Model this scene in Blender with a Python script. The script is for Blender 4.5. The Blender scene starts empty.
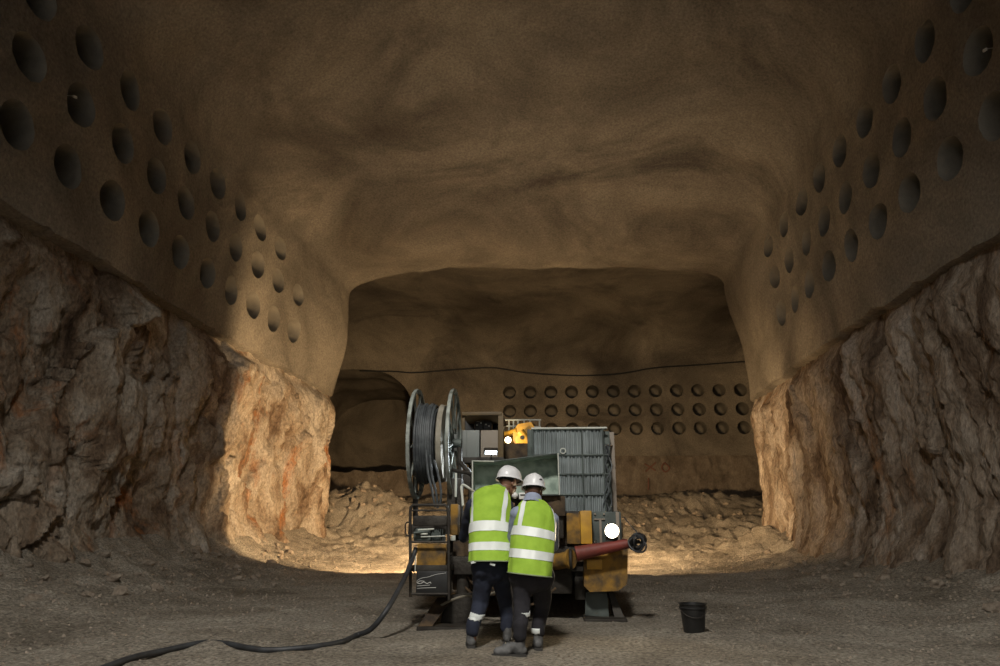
import bpy, bmesh, math, random
from mathutils import Vector, Matrix, noise
from mathutils.geometry import delaunay_2d_cdt
random.seed(7)
C = bpy.context.scene.collection
PI = math.pi
# ------------------------------------------------------------------ camera
F_PX = 720.0; CH = 1.05
YAW, PITCH = math.radians(-3.6028), math.radians(15.3022)
FW = Vector((math.sin(YAW)*math.cos(PITCH), math.cos(YAW)*math.cos(PITCH), math.sin(PITCH)))
RT = Vector((math.cos(YAW), -math.sin(YAW), 0))
UP = RT.cross(FW)
cam = bpy.data.cameras.new('camera'); cam.lens = F_PX*36/1000; cam.sensor_width = 36; cam.clip_end = 300
co = bpy.data.objects.new('camera', cam); C.objects.link(co)
co.matrix_world = Matrix.Translation((0,0,CH)) @ Matrix((RT, UP, -FW)).transposed().to_4x4()
bpy.context.scene.camera = co
def ray(px, py): return FW + RT*((px-500)/F_PX) - UP*((py-333)/F_PX)
def P(px, py, Y):
    d = ray(px, py); return Vector((0,0,CH)) + d*(Y/d.y)
def PZ(px, py, z=0.0):
    d = ray(px, py); return Vector((0,0,CH)) + d*((z-CH)/d.z)
# ------------------------------------------------------------------ helpers
def fbm(p, oct=4, s=1.0): return noise.fractal(Vector(p)*s, 1.0, 2.0, oct)
def sm(a, b, x):
    t = min(1, max(0, (x-a)/(b-a))); return t*t*(3-2*t)
def lk(o, parent=None):
    C.objects.link(o)
    if parent: o.parent = parent
    return o
def tag(o, label=None, cat=None, group=None, kind=None):
    if label: o['label'] = label
    if cat: o['category'] = cat
    if group: o['group'] = group
    if kind: o['kind'] = kind
    return o
def empty(name, loc=(0,0,0), label=None, cat=None, group=None):
    o = bpy.data.objects.new(name, None); C.objects.link(o); o.location = loc; o.empty_display_size = .1
    bpy.context.view_layer.update()
    return tag(o, label, cat, group)
def mk(name, verts, faces, m, parent=None, smooth=True):
    me = bpy.data.meshes.new(name); me.from_pydata([tuple(v) for v in verts], [], faces); me.update()
    if smooth: me.polygons.foreach_set('use_smooth', [True]*len(me.polygons))
    me.materials.append(m)
    o = bpy.data.objects.new(name, me); C.objects.link(o)
    if parent: o.parent = parent; o.location = -parent.location if parent.parent is None else (0,0,0)
    return o
class MB:
    """collects world-space shapes; build() links them as one mesh object"""
    def __init__(s): s.bm = bmesh.new()
    def box(s, c, d, rot=None, bev=0.0):
        r = bmesh.ops.create_cube(s.bm, size=1); vs = r['verts']
        bmesh.ops.scale(s.bm, vec=d, verts=vs)
        if bev > 0:
            es = list({e for v in vs for e in v.link_edges})
            g = bmesh.ops.bevel(s.bm, geom=es, offset=min(bev, min(d)*.45), segments=2, affect='EDGES', profile=.6)
            vs = list({v for f in g['faces'] for v in f.verts} | {v for v in vs if v.is_valid})
        if rot is not None: bmesh.ops.transform(s.bm, matrix=rot.to_4x4(), verts=vs)
        bmesh.ops.translate(s.bm, vec=c, verts=vs); return s
    def bb(s, a, b, bev=0.0):
        a, b = Vector(a), Vector(b)
        return s.box((a+b)/2, [max(1e-3, abs(b[i]-a[i])) for i in range(3)], None, bev)
    def pbox(s, x0, y0, x1, y1, Y, depth, bev=.006):
        a = P(x0, y1, Y); b = P(x1, y0, Y)
        ax, bx = min(a.x,b.x), max(a.x,b.x); az, bz = min(a.z,b.z), max(a.z,b.z)
        return s.bb((ax, Y, az), (bx, Y+depth, bz), bev)
    def cyl(s, a, b, r0, r1=None, n=16, cap=True):
        a, b = Vector(a), Vector(b); r1 = r0 if r1 is None else r1
        q = (b-a).to_track_quat('Z', 'Y')
        R0 = [s.bm.verts.new(a + q@Vector((r0*math.cos(t), r0*math.sin(t), 0))) for t in [2*PI*i/n for i in range(n)]]
        R1 = [s.bm.verts.new(b + q@Vector((r1*math.cos(t), r1*math.sin(t), 0))) for t in [2*PI*i/n for i in range(n)]]
        for i in range(n): s.bm.faces.new((R0[i], R0[(i+1)%n], R1[(i+1)%n], R1[i]))
        if cap: s.bm.faces.new(R0[::-1]); s.bm.faces.new(R1)
        return s
    def tube(s, pts, r, n=8, closed=False, radii=None):
        pts = [Vector(p) for p in pts]; rings = []; up = None; m = len(pts)
        for i, p in enumerate(pts):
            if closed: t = pts[(i+1)%m]-pts[i-1]
            else: t = pts[min(i+1,m-1)]-pts[max(i-1,0)]
            t.normalize()
            if up is None:
                up = Vector((0,0,1)) if abs(t.z) < .9 else Vector((1,0,0))
            u = (up - t*up.dot(t)).normalized(); up = u; w = t.cross(u)
            rr = radii[i] if radii else r
            rings.append([s.bm.verts.new(p + u*rr*math.cos(2*PI*k/n) + w*rr*math.sin(2*PI*k/n)) for k in range(n)])
        for i in range(m if closed else m-1):
            A, B = rings[i], rings[(i+1)%m]
            for k in range(n): s.bm.faces.new((A[k], A[(k+1)%n], B[(k+1)%n], B[k]))
        if not closed: s.bm.faces.new(rings[0][::-1]); s.bm.faces.new(rings[-1])
        return s
    def ell(s, c, d, rot=None, u=20, v=14):
        r = bmesh.ops.create_uvsphere(s.bm, u_segments=u, v_segments=v, radius=1); vs = r['verts']
        bmesh.ops.scale(s.bm, vec=d, verts=vs)
        if rot is not None: bmesh.ops.transform(s.bm, matrix=rot.to_4x4(), verts=vs)
        bmesh.ops.translate(s.bm, vec=c, verts=vs); return s
    def prism(s, poly, off):
        off = Vector(off); n = len(poly)
        A = [s.bm.verts.new(p) for p in poly]; B = [s.bm.verts.new(Vector(p)+off) for p in poly]
        s.bm.faces.new(A); s.bm.faces.new(B[::-1])
        for i in range(n): s.bm.faces.new((A[(i+1)%n], A[i], B[i], B[(i+1)%n]))
        return s
    def lathe(s, prof, c, n=32, rot=None):
        """profile list of (r, z)"""
        c = Vector(c); rings = []
        for r, z in prof:
            if r < 1e-5: rings.append([s.bm.verts.new(c + ((rot@Vector((0,0,z))) if rot else Vector((0,0,z))))])
            else:
                L = []
                for k in range(n):
                    v = Vector((r*math.cos(2*PI*k/n), r*math.sin(2*PI*k/n), z))
                    L.append(s.bm.verts.new(c + ((rot@v) if rot else v)))
                rings.append(L)
        for A, B in zip(rings, rings[1:]):
            for k in range(n):
                k2 = (k+1)%n
                if len(A) == 1 and len(B) > 1: s.bm.faces.new((A[0], B[k2], B[k]))
                elif len(B) == 1 and len(A) > 1: s.bm.faces.new((A[k], A[k2], B[0]))
                elif len(A) > 1: s.bm.faces.new((A[k], A[k2], B[k2], B[k]))
        return s
    def torus(s, c, axis, R, r, N=48, n=8):
        q = Vector(axis).to_track_quat('Z', 'Y'); c = Vector(c)
        return s.tube([c + q@Vector((R*math.cos(2*PI*i/N), R*math.sin(2*PI*i/N), 0)) for i in range(N)], r, n, True)
    def grid(s, fn, us, vs, closed_v=False):
        V = [[s.bm.verts.new(fn(u, v)) for v in vs] for u in us]
        for i in range(len(us)-1):
            for j in range(len(vs) if closed_v else len(vs)-1):
                j2 = (j+1) % len(vs)
                s.bm.faces.new((V[i][j], V[i+1][j], V[i+1][j2], V[i][j2]))
        return V
    def build(s, name, m, parent=None, smooth=True, remesh=None, smooth_it=0):
        bmesh.ops.recalc_face_normals(s.bm, faces=s.bm.faces)
        me = bpy.data.meshes.new(name); s.bm.to_mesh(me); s.bm.free()
        o = bpy.data.objects.new(name, me); C.objects.link(o)
        if remesh:
            md = o.modifiers.new('r', 'REMESH'); md.mode = 'VOXEL'; md.voxel_size = remesh; md.use_smooth_shade = True
            if smooth_it:
                ms = o.modifiers.new('s', 'SMOOTH'); ms.factor = .5; ms.iterations = smooth_it
            dg = bpy.context.evaluated_depsgraph_get()
            me2 = bpy.data.meshes.new_from_object(o.evaluated_get(dg)); o.modifiers.clear(); o.data = me2; me = me2
            me.name = name
        me.materials.clear(); me.materials.append(m)
        if smooth:
            me.polygons.foreach_set('use_smooth', [True]*len(me.polygons))
            if not remesh:
                try: me.set_sharp_from_angle(angle=math.radians(38))
                except Exception: pass
        if parent is not None:
            o.parent = parent
            if parent.type == 'EMPTY' and parent.parent is None: o.location = -parent.location
        return o
# ------------------------------------------------------------------ materials
def mat(name, col, rough=.8, metal=0.0, noise_amt=.15, scale=6.0, col2=None, bump=0.0, bscale=30.0, emit=None, estr=0, spec=.5):
    m = bpy.data.materials.new(name); m.use_nodes = True; nt = m.node_tree; b = nt.nodes['Principled BSDF']
    b.inputs['Roughness'].default_value = rough; b.inputs['Metallic'].default_value = metal
    b.inputs['Specular IOR Level'].default_value = spec
    tc = nt.nodes.new('ShaderNodeTexCoord')
    n = nt.nodes.new('ShaderNodeTexNoise'); n.inputs['Scale'].default_value = scale; n.inputs['Detail'].default_value = 6
    nt.links.new(tc.outputs['Object'], n.inputs['Vector'])
    r = nt.nodes.new('ShaderNodeValToRGB')
    c2 = col2 or tuple(max(0, c*(1-noise_amt*2)) for c in col)
    r.color_ramp.elements[0].position = .35; r.color_ramp.elements[0].color = (*c2, 1)
    r.color_ramp.elements[1].position = .62; r.color_ramp.elements[1].color = (*col, 1)
    nt.links.new(n.outputs['Fac'], r.inputs['Fac']); nt.links.new(r.outputs['Color'], b.inputs['Base Color'])
    if bump:
        n2 = nt.nodes.new('ShaderNodeTexNoise'); n2.inputs['Scale'].default_value = bscale; n2.inputs['Detail'].default_value = 5
        nt.links.new(tc.outputs['Object'], n2.inputs['Vector'])
        bp = nt.nodes.new('ShaderNodeBump'); bp.inputs['Strength'].default_value = bump; bp.inputs['Distance'].default_value = .02
        nt.links.new(n2.outputs['Fac'], bp.inputs['Height']); nt.links.new(bp.outputs['Normal'], b.inputs['Normal'])
    if emit:
        b.inputs['Emission Color'].default_value = (*emit, 1); b.inputs['Emission Strength'].default_value = estr
    return m
def earth(name, stops, scale=(1,1,1), bump=.6, bdist=.03, bscale=9, rough=.95, big=.35, stain=None, fine=60, mottle=.5, fb=.3, crack=0):
    """layered earth / rock / shotcrete: stops = colour ramp on noise"""
    m = bpy.data.materials.new(name); m.use_nodes = True; nt = m.node_tree; L = nt.links.new
    b = nt.nodes['Principled BSDF']; b.inputs['Roughness'].default_value = rough; b.inputs['Specular IOR Level'].default_value = .15
    tc = nt.nodes.new('ShaderNodeTexCoord'); mp = nt.nodes.new('ShaderNodeMapping'); mp.inputs['Scale'].default_value = scale
    L(tc.outputs['Object'], mp.inputs['Vector'])
    def nz(sc, det=8, rgh=.6, dist=0, src=None):
        n = nt.nodes.new('ShaderNodeTexNoise'); n.inputs['Scale'].default_value = sc; n.inputs['Detail'].default_value = det
        n.inputs['Roughness'].default_value = rgh; n.inputs['Distortion'].default_value = dist
        L((src or mp).outputs[0] if src is None else src, n.inputs['Vector']); return n
    a = nz(big, 9, .62, .6)
    r = nt.nodes.new('ShaderNodeValToRGB'); els = r.color_ramp.elements
    while len(els) < len(stops): els.new(.5)
    for e, (p, c) in zip(els, stops): e.position = p; e.color = (*c, 1)
    L(a.outputs['Fac'], r.inputs['Fac']); cur = r.outputs['Color']
    if stain:
        s = nz(stain[1], 7, .65, 1.0); sr = nt.nodes.new('ShaderNodeMapRange')
        sr.inputs['From Min'].default_value = stain[2]; sr.inputs['From Max'].default_value = stain[2]+(.12 if stain[1] > .3 else .22)
        L(s.outputs['Fac'], sr.inputs['Value'])
        mx = nt.nodes.new('ShaderNodeMix'); mx.data_type = 'RGBA'; L(sr.outputs[0], mx.inputs['Factor'])
        L(cur, mx.inputs['A']); mx.inputs['B'].default_value = (*stain[0], 1); cur = mx.outputs['Result']
    f = nz(fine, 4, .7); fr = nt.nodes.new('ShaderNodeMapRange')
    fr.inputs['From Min'].default_value = .3; fr.inputs['From Max'].default_value = .7
    fr.inputs['To Min'].default_value = 1-mottle; fr.inputs['To Max'].default_value = 1+mottle*.6
    L(f.outputs['Fac'], fr.inputs['Value'])
    mm = nt.nodes.new('ShaderNodeMix'); mm.data_type = 'RGBA'; mm.blend_type = 'MULTIPLY'; mm.inputs['Factor'].default_value = 1
    L(cur, mm.inputs['A']); L(fr.outputs[0], mm.inputs['B']); L(mm.outputs['Result'], b.inputs['Base Color'])
    n1 = nz(bscale, 10, .7); bp = nt.nodes.new('ShaderNodeBump'); bp.inputs['Strength'].default_value = bump; bp.inputs['Distance'].default_value = bdist
    L(n1.outputs['Fac'], bp.inputs['Height'])
    bp2 = nt.nodes.new('ShaderNodeBump'); bp2.inputs['Strength'].default_value = bump*.8; bp2.inputs['Distance'].default_value = bdist*fb
    if crack:      # angular fracture relief
        vo = nt.nodes.new('ShaderNodeTexVoronoi'); vo.feature = 'DISTANCE_TO_EDGE'; vo.inputs['Scale'].default_value = crack
        wn = nz(crack*.8, 4, .6); av = nt.nodes.new('ShaderNodeMix'); av.data_type = 'RGBA'; av.inputs['Factor'].default_value = .35
        L(mp.outputs[0], av.inputs['A']); L(wn.outputs['Color'], av.inputs['B']); L(av.outputs['Result'], vo.inputs['Vector'])
        cr = nt.nodes.new('ShaderNodeMapRange'); cr.inputs['From Max'].default_value = .10; L(vo.outputs['Distance'], cr.inputs['Value'])
        b3 = nt.nodes.new('ShaderNodeBump'); b3.inputs['Strength'].default_value = .7; b3.inputs['Distance'].default_value = .07
        L(cr.outputs[0], b3.inputs['Height']); L(bp.outputs['Normal'], b3.inputs['Normal']); bp = b3
    L(f.outputs['Fac'], bp2.inputs['Height']); L(bp.outputs['Normal'], bp2.inputs['Normal']); L(bp2.outputs['Normal'], b.inputs['Normal'])
    return m
M = {}
M['shot'] = earth('sprayed_concrete', [(.32,(.145,.125,.10)),(.44,(.215,.19,.155)),(.56,(.30,.265,.215)),(.72,(.41,.36,.285))], big=.20, bump=.7, bdist=.06, bscale=5, fine=16, mottle=.38, fb=.45, stain=((.115,.10,.085),.19,.50))
M['niche'] = earth('cast_concrete', [(.3,(.17,.155,.13)),(.7,(.29,.265,.22))], big=1.2, bump=.15, bdist=.01, bscale=12, fine=40, mottle=.12)
M['rockL'] = earth('weathered_limestone', [(.30,(.07,.045,.03)),(.40,(.24,.165,.11)),(.48,(.40,.32,.24)),(.58,(.52,.45,.37)),(.74,(.68,.61,.52))], scale=(1,1,.55), big=.85, bump=1.0, bdist=.22, bscale=3.0, fine=18, mottle=.5, fb=.22, crack=1.5, stain=((.42,.17,.06),.55,.57))
M['rockR'] = earth('fluted_limestone', [(.30,(.07,.045,.03)),(.42,(.23,.165,.115)),(.51,(.40,.32,.245)),(.70,(.62,.54,.46))], scale=(1,1.6,.40), big=.85, bump=1.0, bdist=.20, bscale=3.2, fine=18, mottle=.5, fb=.22, crack=1.4, stain=((.36,.19,.09),.5,.60))
M['rockB'] = earth('rough_cut_limestone', [(.3,(.13,.105,.08)),(.5,(.23,.19,.15)),(.7,(.33,.285,.23))], scale=(1,1,.6), big=.9, bump=.9, bdist=.12, bscale=2.6, fine=12, mottle=.3)
M['ground'] = earth('gravel_ground', [(.28,(.21,.18,.14)),(.45,(.33,.29,.235)),(.58,(.42,.375,.31)),(.75,(.54,.49,.41))], big=.7, bump=1.0, bdist=.08, bscale=10, fine=26, mottle=.75, fb=.45, stain=((.46,.42,.33),.5,.66))
M['stone'] = earth('rubble_stone', [(.3,(.22,.175,.13)),(.5,(.32,.265,.21)),(.7,(.42,.36,.29))], big=2.2, bump=.7, bdist=.03, bscale=8, fine=30, mottle=.3)
M['dark_steel'] = mat('grimy_dark_steel', (.05,.044,.036), .65, .3, .3, 7, (.022,.017,.013), .4)
M['rust'] = mat('muddy_brown_steel', (.11,.07,.035), .8, .1, .3, 6, (.03,.02,.013), .4)
M['yellow'] = mat('dirty_yellow_paint', (.62,.34,.03), .55, 0, .2, 5, (.40,.21,.03), .15)
M['yellow_mud'] = mat('mud_caked_yellow_paint', (.33,.175,.025), .8, 0, .3, 7, (.075,.05,.025), .5, 18)
M['red'] = mat('dull_red_paint', (.22,.04,.03), .6, 0, .2, 6, (.14,.035,.025), .2)
M['galv'] = mat('dusty_galvanised_steel', (.24,.27,.275), .65, .2, .15, 3, (.14,.16,.16), .15)
M['galv_dark'] = mat('grey_green_steel', (.11,.13,.12), .65, .3, .2, 4, (.05,.06,.055), .2)
M['tray'] = mat('pale_green_dusty_paint', (.42,.50,.43), .7, .1, .2, 7, (.20,.26,.22), .3)
M['edge'] = mat('cream_painted_edge', (.56,.58,.52), .5, 0, .05)
M['reel'] = mat('grey_green_reel_paint', (.36,.39,.36), .65, .2, .2, 8, (.13,.14,.12), .2)
M['flange'] = mat('dusty_tan_flange', (.34,.31,.25), .75, .1, .2, 6, (.20,.18,.14), .2)
M['rubber'] = mat('black_rubber', (.035,.038,.042), .55, 0, .3, 12, (.02,.02,.022), .15)
M['rubber_grey'] = mat('dusty_rubber', (.085,.095,.10), .6, 0, .3, 10, (.045,.05,.055), .15)
M['cab'] = mat('brown_cab_paint', (.14,.09,.035), .6, .1, .2, 5, (.10,.07,.035), .2)
M['panel'] = mat('grey_cab_panel', (.20,.215,.205), .6, .2, .15, 3, (.19,.20,.19), .1)
M['panel_tan'] = mat('dusty_tan_panel', (.27,.225,.18), .7, .1, .1, 3, (.29,.25,.21), .1)
M['white'] = mat('white_plastic', (.80,.80,.78), .4, 0, .03)
M['logo'] = mat('white_lettering', (.65,.65,.62), .5, 0, .1)
M['black_plastic'] = mat('black_plastic', (.018,.018,.018), .45, 0, .2, 10)
M['helmet'] = mat('white_hard_hat', (.74,.74,.76), .35, 0, .04)
M['vest'] = mat('fluorescent_lime_fabric', (.34,.54,.05), .85, 0, .1, 9, (.27,.45,.035), .25, 14)
M['tape'] = mat('silver_reflective_tape', (.78,.82,.80), .45, 0, .06)
M['tape_bind'] = mat('grey_vest_binding', (.30,.36,.22), .8)
M['navy'] = mat('navy_workwear', (.022,.028,.05), .9, 0, .2, 9, (.014,.017,.032), .4, 10)
M['black_cloth'] = mat('black_workwear', (.026,.024,.030), .9, 0, .2, 9, (.014,.013,.017), .4, 10)
M['shirt'] = mat('grey_blue_shirt_fabric', (.30,.34,.46), .9, 0, .12, 9, (.22,.25,.34), .3, 12)
M['skin'] = mat('brown_skin', (.20,.10,.06), .55, 0, .08, 12)
M['skin2'] = mat('dark_brown_skin', (.15,.075,.05), .55, 0, .08, 12)
M['hair'] = mat('black_hair', (.012,.010,.009), .8, 0, .1, 40, None, .5, 60)
M['boot'] = mat('dusty_black_boot', (.15,.15,.15), .75, 0, .3, 14, (.06,.06,.06), .4, 20)
M['sole'] = mat('boot_sole', (.05,.047,.043), .8)
M['cab_dark'] = mat('dark_cab_interior', (.02,.018,.014), .12, 0, .1)
M['eye'] = mat('eye_white', (.6,.58,.55), .3)
M['lamp_cool'] = mat('lit_cool_lamp', (1,1,1), .4, emit=(.82,.93,1), estr=9)
M['lamp_warm'] = mat('lit_warm_lamp', (1,1,1), .4, emit=(1,.86,.62), estr=14)
M['lamp_amber'] = mat('lit_amber_lamp', (1,1,1), .4, emit=(1,.76,.42), estr=5)
M['red_spray'] = mat('red_spray_paint', (.24,.115,.085), .9)
# ------------------------------------------------------------------ cave shell
WL, WR = 8.6, 7.36
ZBL, ZBR = 6.15, 5.77            # top of the bare rock on either side
ZS = 10.75                        # springing of the vault
U0, RR = 26.9, .75                # lip where the chamber opens out
def flare(u):
    if u <= U0: return u, 0.0
    a = (u-U0)/RR
    if a < PI/2: return U0+RR*math.sin(a), RR*(1-math.cos(a))
    return U0+RR, RR+(u-U0-RR*PI/2)
def narrow(Y): return sm(18.5, 26.6, Y)
def wl_x(Y, z): return -(WL - narrow(Y)*(.42+.42*sm(5.5,8.5,z)))
def wr_x(Y, z): return WR + narrow(Y)*(.25 - .62*sm(6.5,10.2,z))
def shot_d(p):
    return .085*fbm(p, 3, .22) + .04*fbm(p, 4, .9) + .012*fbm(p, 3, 4.0)
def zsp(z, Y):
    k = sm(8.5, ZS, z)
    return z - k*.75*sm(18, 26.5, Y)
def mapL(u, z):
    Y, e = flare(u); zo = z; z = zsp(z, Y); x = wl_x(Y, z) - e; p = Vector((x, Y, z))
    return p + Vector((shot_d(p), 0, 0)) * (1 if e < RR else .6)
def mapR(u, z):
    Y, e = flare(u); zo = z; z = zsp(z, Y); x = wr_x(Y, z) + e; p = Vector((x, Y, z))
    return p - Vector((shot_d(p), 0, 0)) * (1 if e < RR else .6)
def wall_with_niches(name, fmap, u0, u1, z0f, z1, holes, r, depth, out, m, step=.15, mout=None):
    """wall surface with round holes cut in it; each niche lining is a child"""
    pts = []; n = 30
    nu = int((u1-u0)/step)
    for i in range(nu+1):
        u = u0+(u1-u0)*i/nu; zb = z0f(u); nz_ = int((z1-zb)/step)+1
        for j in range(nz_+1):
            z = zb+(z1-zb)*j/nz_
            if all((u-hu)**2+(z-hz)**2 > (r*1.17)**2 for hu, hz in holes): pts.append(Vector((u, z)))
    edges = []
    for hu, hz in holes:
        k0 = len(pts)
        for k in range(n): pts.append(Vector((hu+r*math.cos(2*PI*k/n), hz+r*math.sin(2*PI*k/n))))
        edges += [(k0+k, k0+(k+1)%n) for k in range(n)]
    V, E, Fs, *_ = delaunay_2d_cdt(pts, edges, [], 0, 1e-5)
    faces = []
    for f in Fs:
        cx = sum(V[i].x for i in f)/len(f); cz = sum(V[i].y for i in f)/len(f)
        if any((cx-hu)**2+(cz-hz)**2 < (r*.985)**2 for hu, hz in holes): continue
        if cz < z0f(cx)-.02: continue
        faces.append(list(f))
    w = mk(name, [fmap(v.x, v.y) for v in V], faces, m)
    w['kind'] = 'structure'
    out = Vector(out)
    for hu, hz in holes:
        vv = []; ff = []
        rings = [(r, 0), (r*.965, .05), (r*.945, .16), (r*.93, depth*.6), (r*.92, depth), (r*.5, depth+.05)]
        jx = random.uniform(-.02,.02)
        for rr_, d in rings:
            for k in range(n):
                a = 2*PI*k/n
                vv.append(fmap(hu+r*math.cos(a), hz+r*math.sin(a)) if d == 0 else
                          fmap(hu, hz)*0 + (fmap(hu+rr_*math.cos(a), hz+rr_*math.sin(a)) if d < .3 else
                          (lambda q, c: c+q)(fmap(hu+rr_*math.cos(a)+jx, hz+rr_*math.sin(a)), Vector((0,0,0)))) + out*d)
        for q in range(len(rings)-1):
            for k in range(n): ff.append((q*n+k, q*n+(k+1)%n, (q+1)*n+(k+1)%n, (q+1)*n+k))
        ff.append([(len(rings)-1)*n+k for k in range(n)])
        mk('niche', vv, ff, mout or M['niche'], w)
    return w
def rag(u, seed, a=.10): return a*fbm((u, seed, 0), 4, .9) + .05*fbm((u, seed, 3), 3, 4)
holesL = [(11.36+1.405*k, CH+zr) for zr, k0, k1 in ((6.40,-3,8),(7.68,-3,8),(8.92,-3,8)) for k in range(k0, k1+1)]
holesL = [(u, z) for u, z in holesL if u < 23.4 and not (u > 21.5 and z > 9.5)]
holesR = [(10.92+1.385*k, CH+zr) for zr in (6.53,7.77,9.03) for k in range(-3, 9)]
holesR = [(u, z) for u, z in holesR if u < 22.8]
U1 = 33.0
wall_l = wall_with_niches('wall_left', mapL, -15, U1, lambda u: ZBL+rag(u,1), ZS, holesL, .415, 1.5, (-1,0,0), M['shot'])
wall_r = wall_with_niches('wall_right', mapR, -15, U1, lambda u: ZBR+rag(u,9), ZS, holesR, .405, 1.5, (1,0,0), M['shot'])
# vault
def ceil_map(u, a):
    Y, e = flare(u)
    xl, xr = wl_x(Y, ZS)-.01, wr_x(Y, ZS)+.01
    h = 3.9 - 2.75*sm(12, 26.5, Y); nn = 2.0 + 1.1*sm(15, 26, Y)
    zs = ZS - .75*sm(18, 26.5, Y)
    xc, A = (xl+xr)/2, (xr-xl)/2
    ca, sa = math.cos(a), math.sin(a)
    x = xc + A*(1 if ca > 0 else -1)*abs(ca)**(2/nn); z = zs + h*max(0, sa)**(2/nn)
    # blend to ZS along the rim so that it meets the walls
    
    nx, nz_ = ca, max(sa, 0)
    x += e*nx; z += e*nz_
    p = Vector((x, Y, z)); d = shot_d(p)*2.2
    if sa < .002: return p + Vector((-nx*.0 + (shot_d(Vector((x,Y,ZS))) if ca < 0 else -shot_d(Vector((x,Y,ZS)))), 0, 0))
    blend = sm(0,.25,sa)
    return p + Vector((-nx, 0, -nz_))*d*blend + Vector((-math.copysign(1,ca)*shot_d(Vector((x,Y,ZS)))*(1-blend), 0, 0))
us = [-15+.25*i for i in range(int((U0-.6+15)/.25))] ; us += [U0-.6+.1*i for i in range(24)] + [U0+1.9+.4*i for i in range(6)]
aa = [PI*(i/150) for i in range(151)]
vs, fs = [], []
for u in us:
    row = [ceil_map(u, PI-a) for a in aa]
    a0 = row[0].copy(); a1 = row[-1].copy()
    row = [a0+Vector((-.35,0,-.5))] + row + [a1+Vector((.35,0,-.5))]   # tucked behind the wall tops
    row[0] = a0 + Vector((-.03, 0, -.30)); row[-1] = a1+Vector((.03,0,-.30))
    vs += row
W = len(aa)+2
for i in range(len(us)-1):
    for j in range(W-1): fs.append((i*W+j, i*W+j+1, (i+1)*W+j+1, (i+1)*W+j))
mk('ceiling', vs, fs, M['shot'])['kind'] = 'structure'
# bare rock below the sprayed concrete
def facet(a, b, sd, fa, fb, amp):
    w = .18*noise.noise(Vector((a*1.7, b*1.1, sd)))
    q = Vector((a*fa+w, b*fb+w*.6, sd)); c = noise.voronoi(q)[1][0]; v = q-c
    n1 = noise.noise(c*3.1); n2 = noise.noise(c*3.1+Vector((9,0,0))); n3 = noise.noise(c*3.1+Vector((0,9,0)))
    return amp*(.42*n1 + .65*(v.x*n2 + v.y*n3))
def rockgrid(name, side, u0, u1, ztop, m, seed, parent):
    n_u = int((u1-u0)/.062); n_z = int((ztop+1.0)/.062)
    vs, fs = [], []
    for i in range(n_u+1):
        u = u0+(u1-u0)*i/n_u; Y, e = flare(u); zt = ztop + rag(u, 1 if side < 0 else 9) + .45
        for j in range(n_z+1):
            z = -.6 + (zt+.6)*j/n_z
            x = (-wl_x(Y, min(z,ztop)) if side < 0 else wr_x(Y, min(z,ztop)))
            t = z/ztop
            if side < 0:
                q = Vector((Y*.75+z*.10+seed, z*.28, seed+e*.7))
                fl = noise.ridged_multi_fractal(q*.9, 1.0, 2.0, 4, 1.0, 2.0)/3*1.25
                blk = noise.voronoi(Vector((Y*.8, z*.42, seed+e)))[0]; cr = (blk[1]-blk[0])
                d = .32*(fl-.35) + .16*min(cr,.2)/.2 + .30*fbm((Y,z*.8,seed+e), 5, .5) + .085*fbm((Y,z,seed+e), 4, 2.4) + .04*noise.noise(Vector((Y,z,seed))*9) + facet(Y, z, seed+e, .62, .34, .95) + .8*facet(Y, z, seed+e+7, 1.4, .75, .5)
            else:
                yy = Y - z*.22
                q = Vector((yy*1.25+seed, z*.16, seed+e*.7))
                fl = noise.ridged_multi_fractal(q, 1.0, 2.0, 4, 1.0, 2.0)/3
                blk = noise.voronoi(Vector((yy*1.1, z*.33, seed+e)))[0]; cr = (blk[1]-blk[0])
                d = .62*(fl-.35) + .10*min(cr,.2)/.2 + .22*fbm((yy,z*.5,seed+e), 5, .6) + .09*fbm((yy,z,seed+e), 4, 2.4) + .04*noise.noise(Vector((Y,z,seed))*9) + .55*facet(yy, z, seed+e, 1.0, .28, .75) + .4*facet(yy, z, seed+e+7, 2.0, .9, .5)
            top = sm(ztop-.75, ztop+.02, z)
            d = (d-.05)*(1-top*.75) - .34*top*(1 if side < 0 else .8)
            if side < 0 and 4.5 < Y < 11:   # deep dark break high on the near left rock
                d -= .7*math.exp(-((Y-9.9)/.35)**2)*sm(2.5,5,z)
            foot = .55*(1-sm(0, 1.6, z))*(1-narrow(Y)*.7)
            end = sm(25.0, 27.0, Y)
            d = d*(1-.25*end) + foot - .10*end
            if z > ztop: d = min(d, -.25)
            if e > 0:
                p = Vector((side*(x+e) - side*d*.6, Y-0.0-d*.35*min(1,e), z))
            else: p = Vector((side*(x-d), Y, z))
            if z > ztop-.05: p.y -= 0
            vs.append(p)
    for i in range(n_u):
        for j in range(n_z):
            a = i*(n_z+1)+j; fs.append((a, a+1, a+n_z+2, a+n_z+1))
    o = mk(name, vs, fs, m, parent); return o
rockgrid('rock_face', -1, -8, U1, ZBL, M['rockL'], 3.3, wall_l)
rockgrid('rock_face', 1, -8, U1, ZBR, M['rockR'], 11.7, wall_r)
# shotcrete thickness strip under its ragged lower edge
for side, fm, zt, sd, w in ((-1, mapL, ZBL, 1, wall_l), (1, mapR, ZBR, 9, wall_r)):
    vs, fs = [], []
    N = 480
    for i in range(N+1):
        u = -15+(U1+15)*i/N; p = fm(u, zt+rag(u, sd))
        vs += [p, p+Vector((side*.10, 0, -.05)), p+Vector((side*.7, .0, -.02))]
    for i in range(N):
        for k in (0, 1): fs.append((i*3+k, i*3+k+1, i*3+k+4, i*3+k+3))
    mk('ragged_edge', vs, fs, M['shot'], w)
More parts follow.
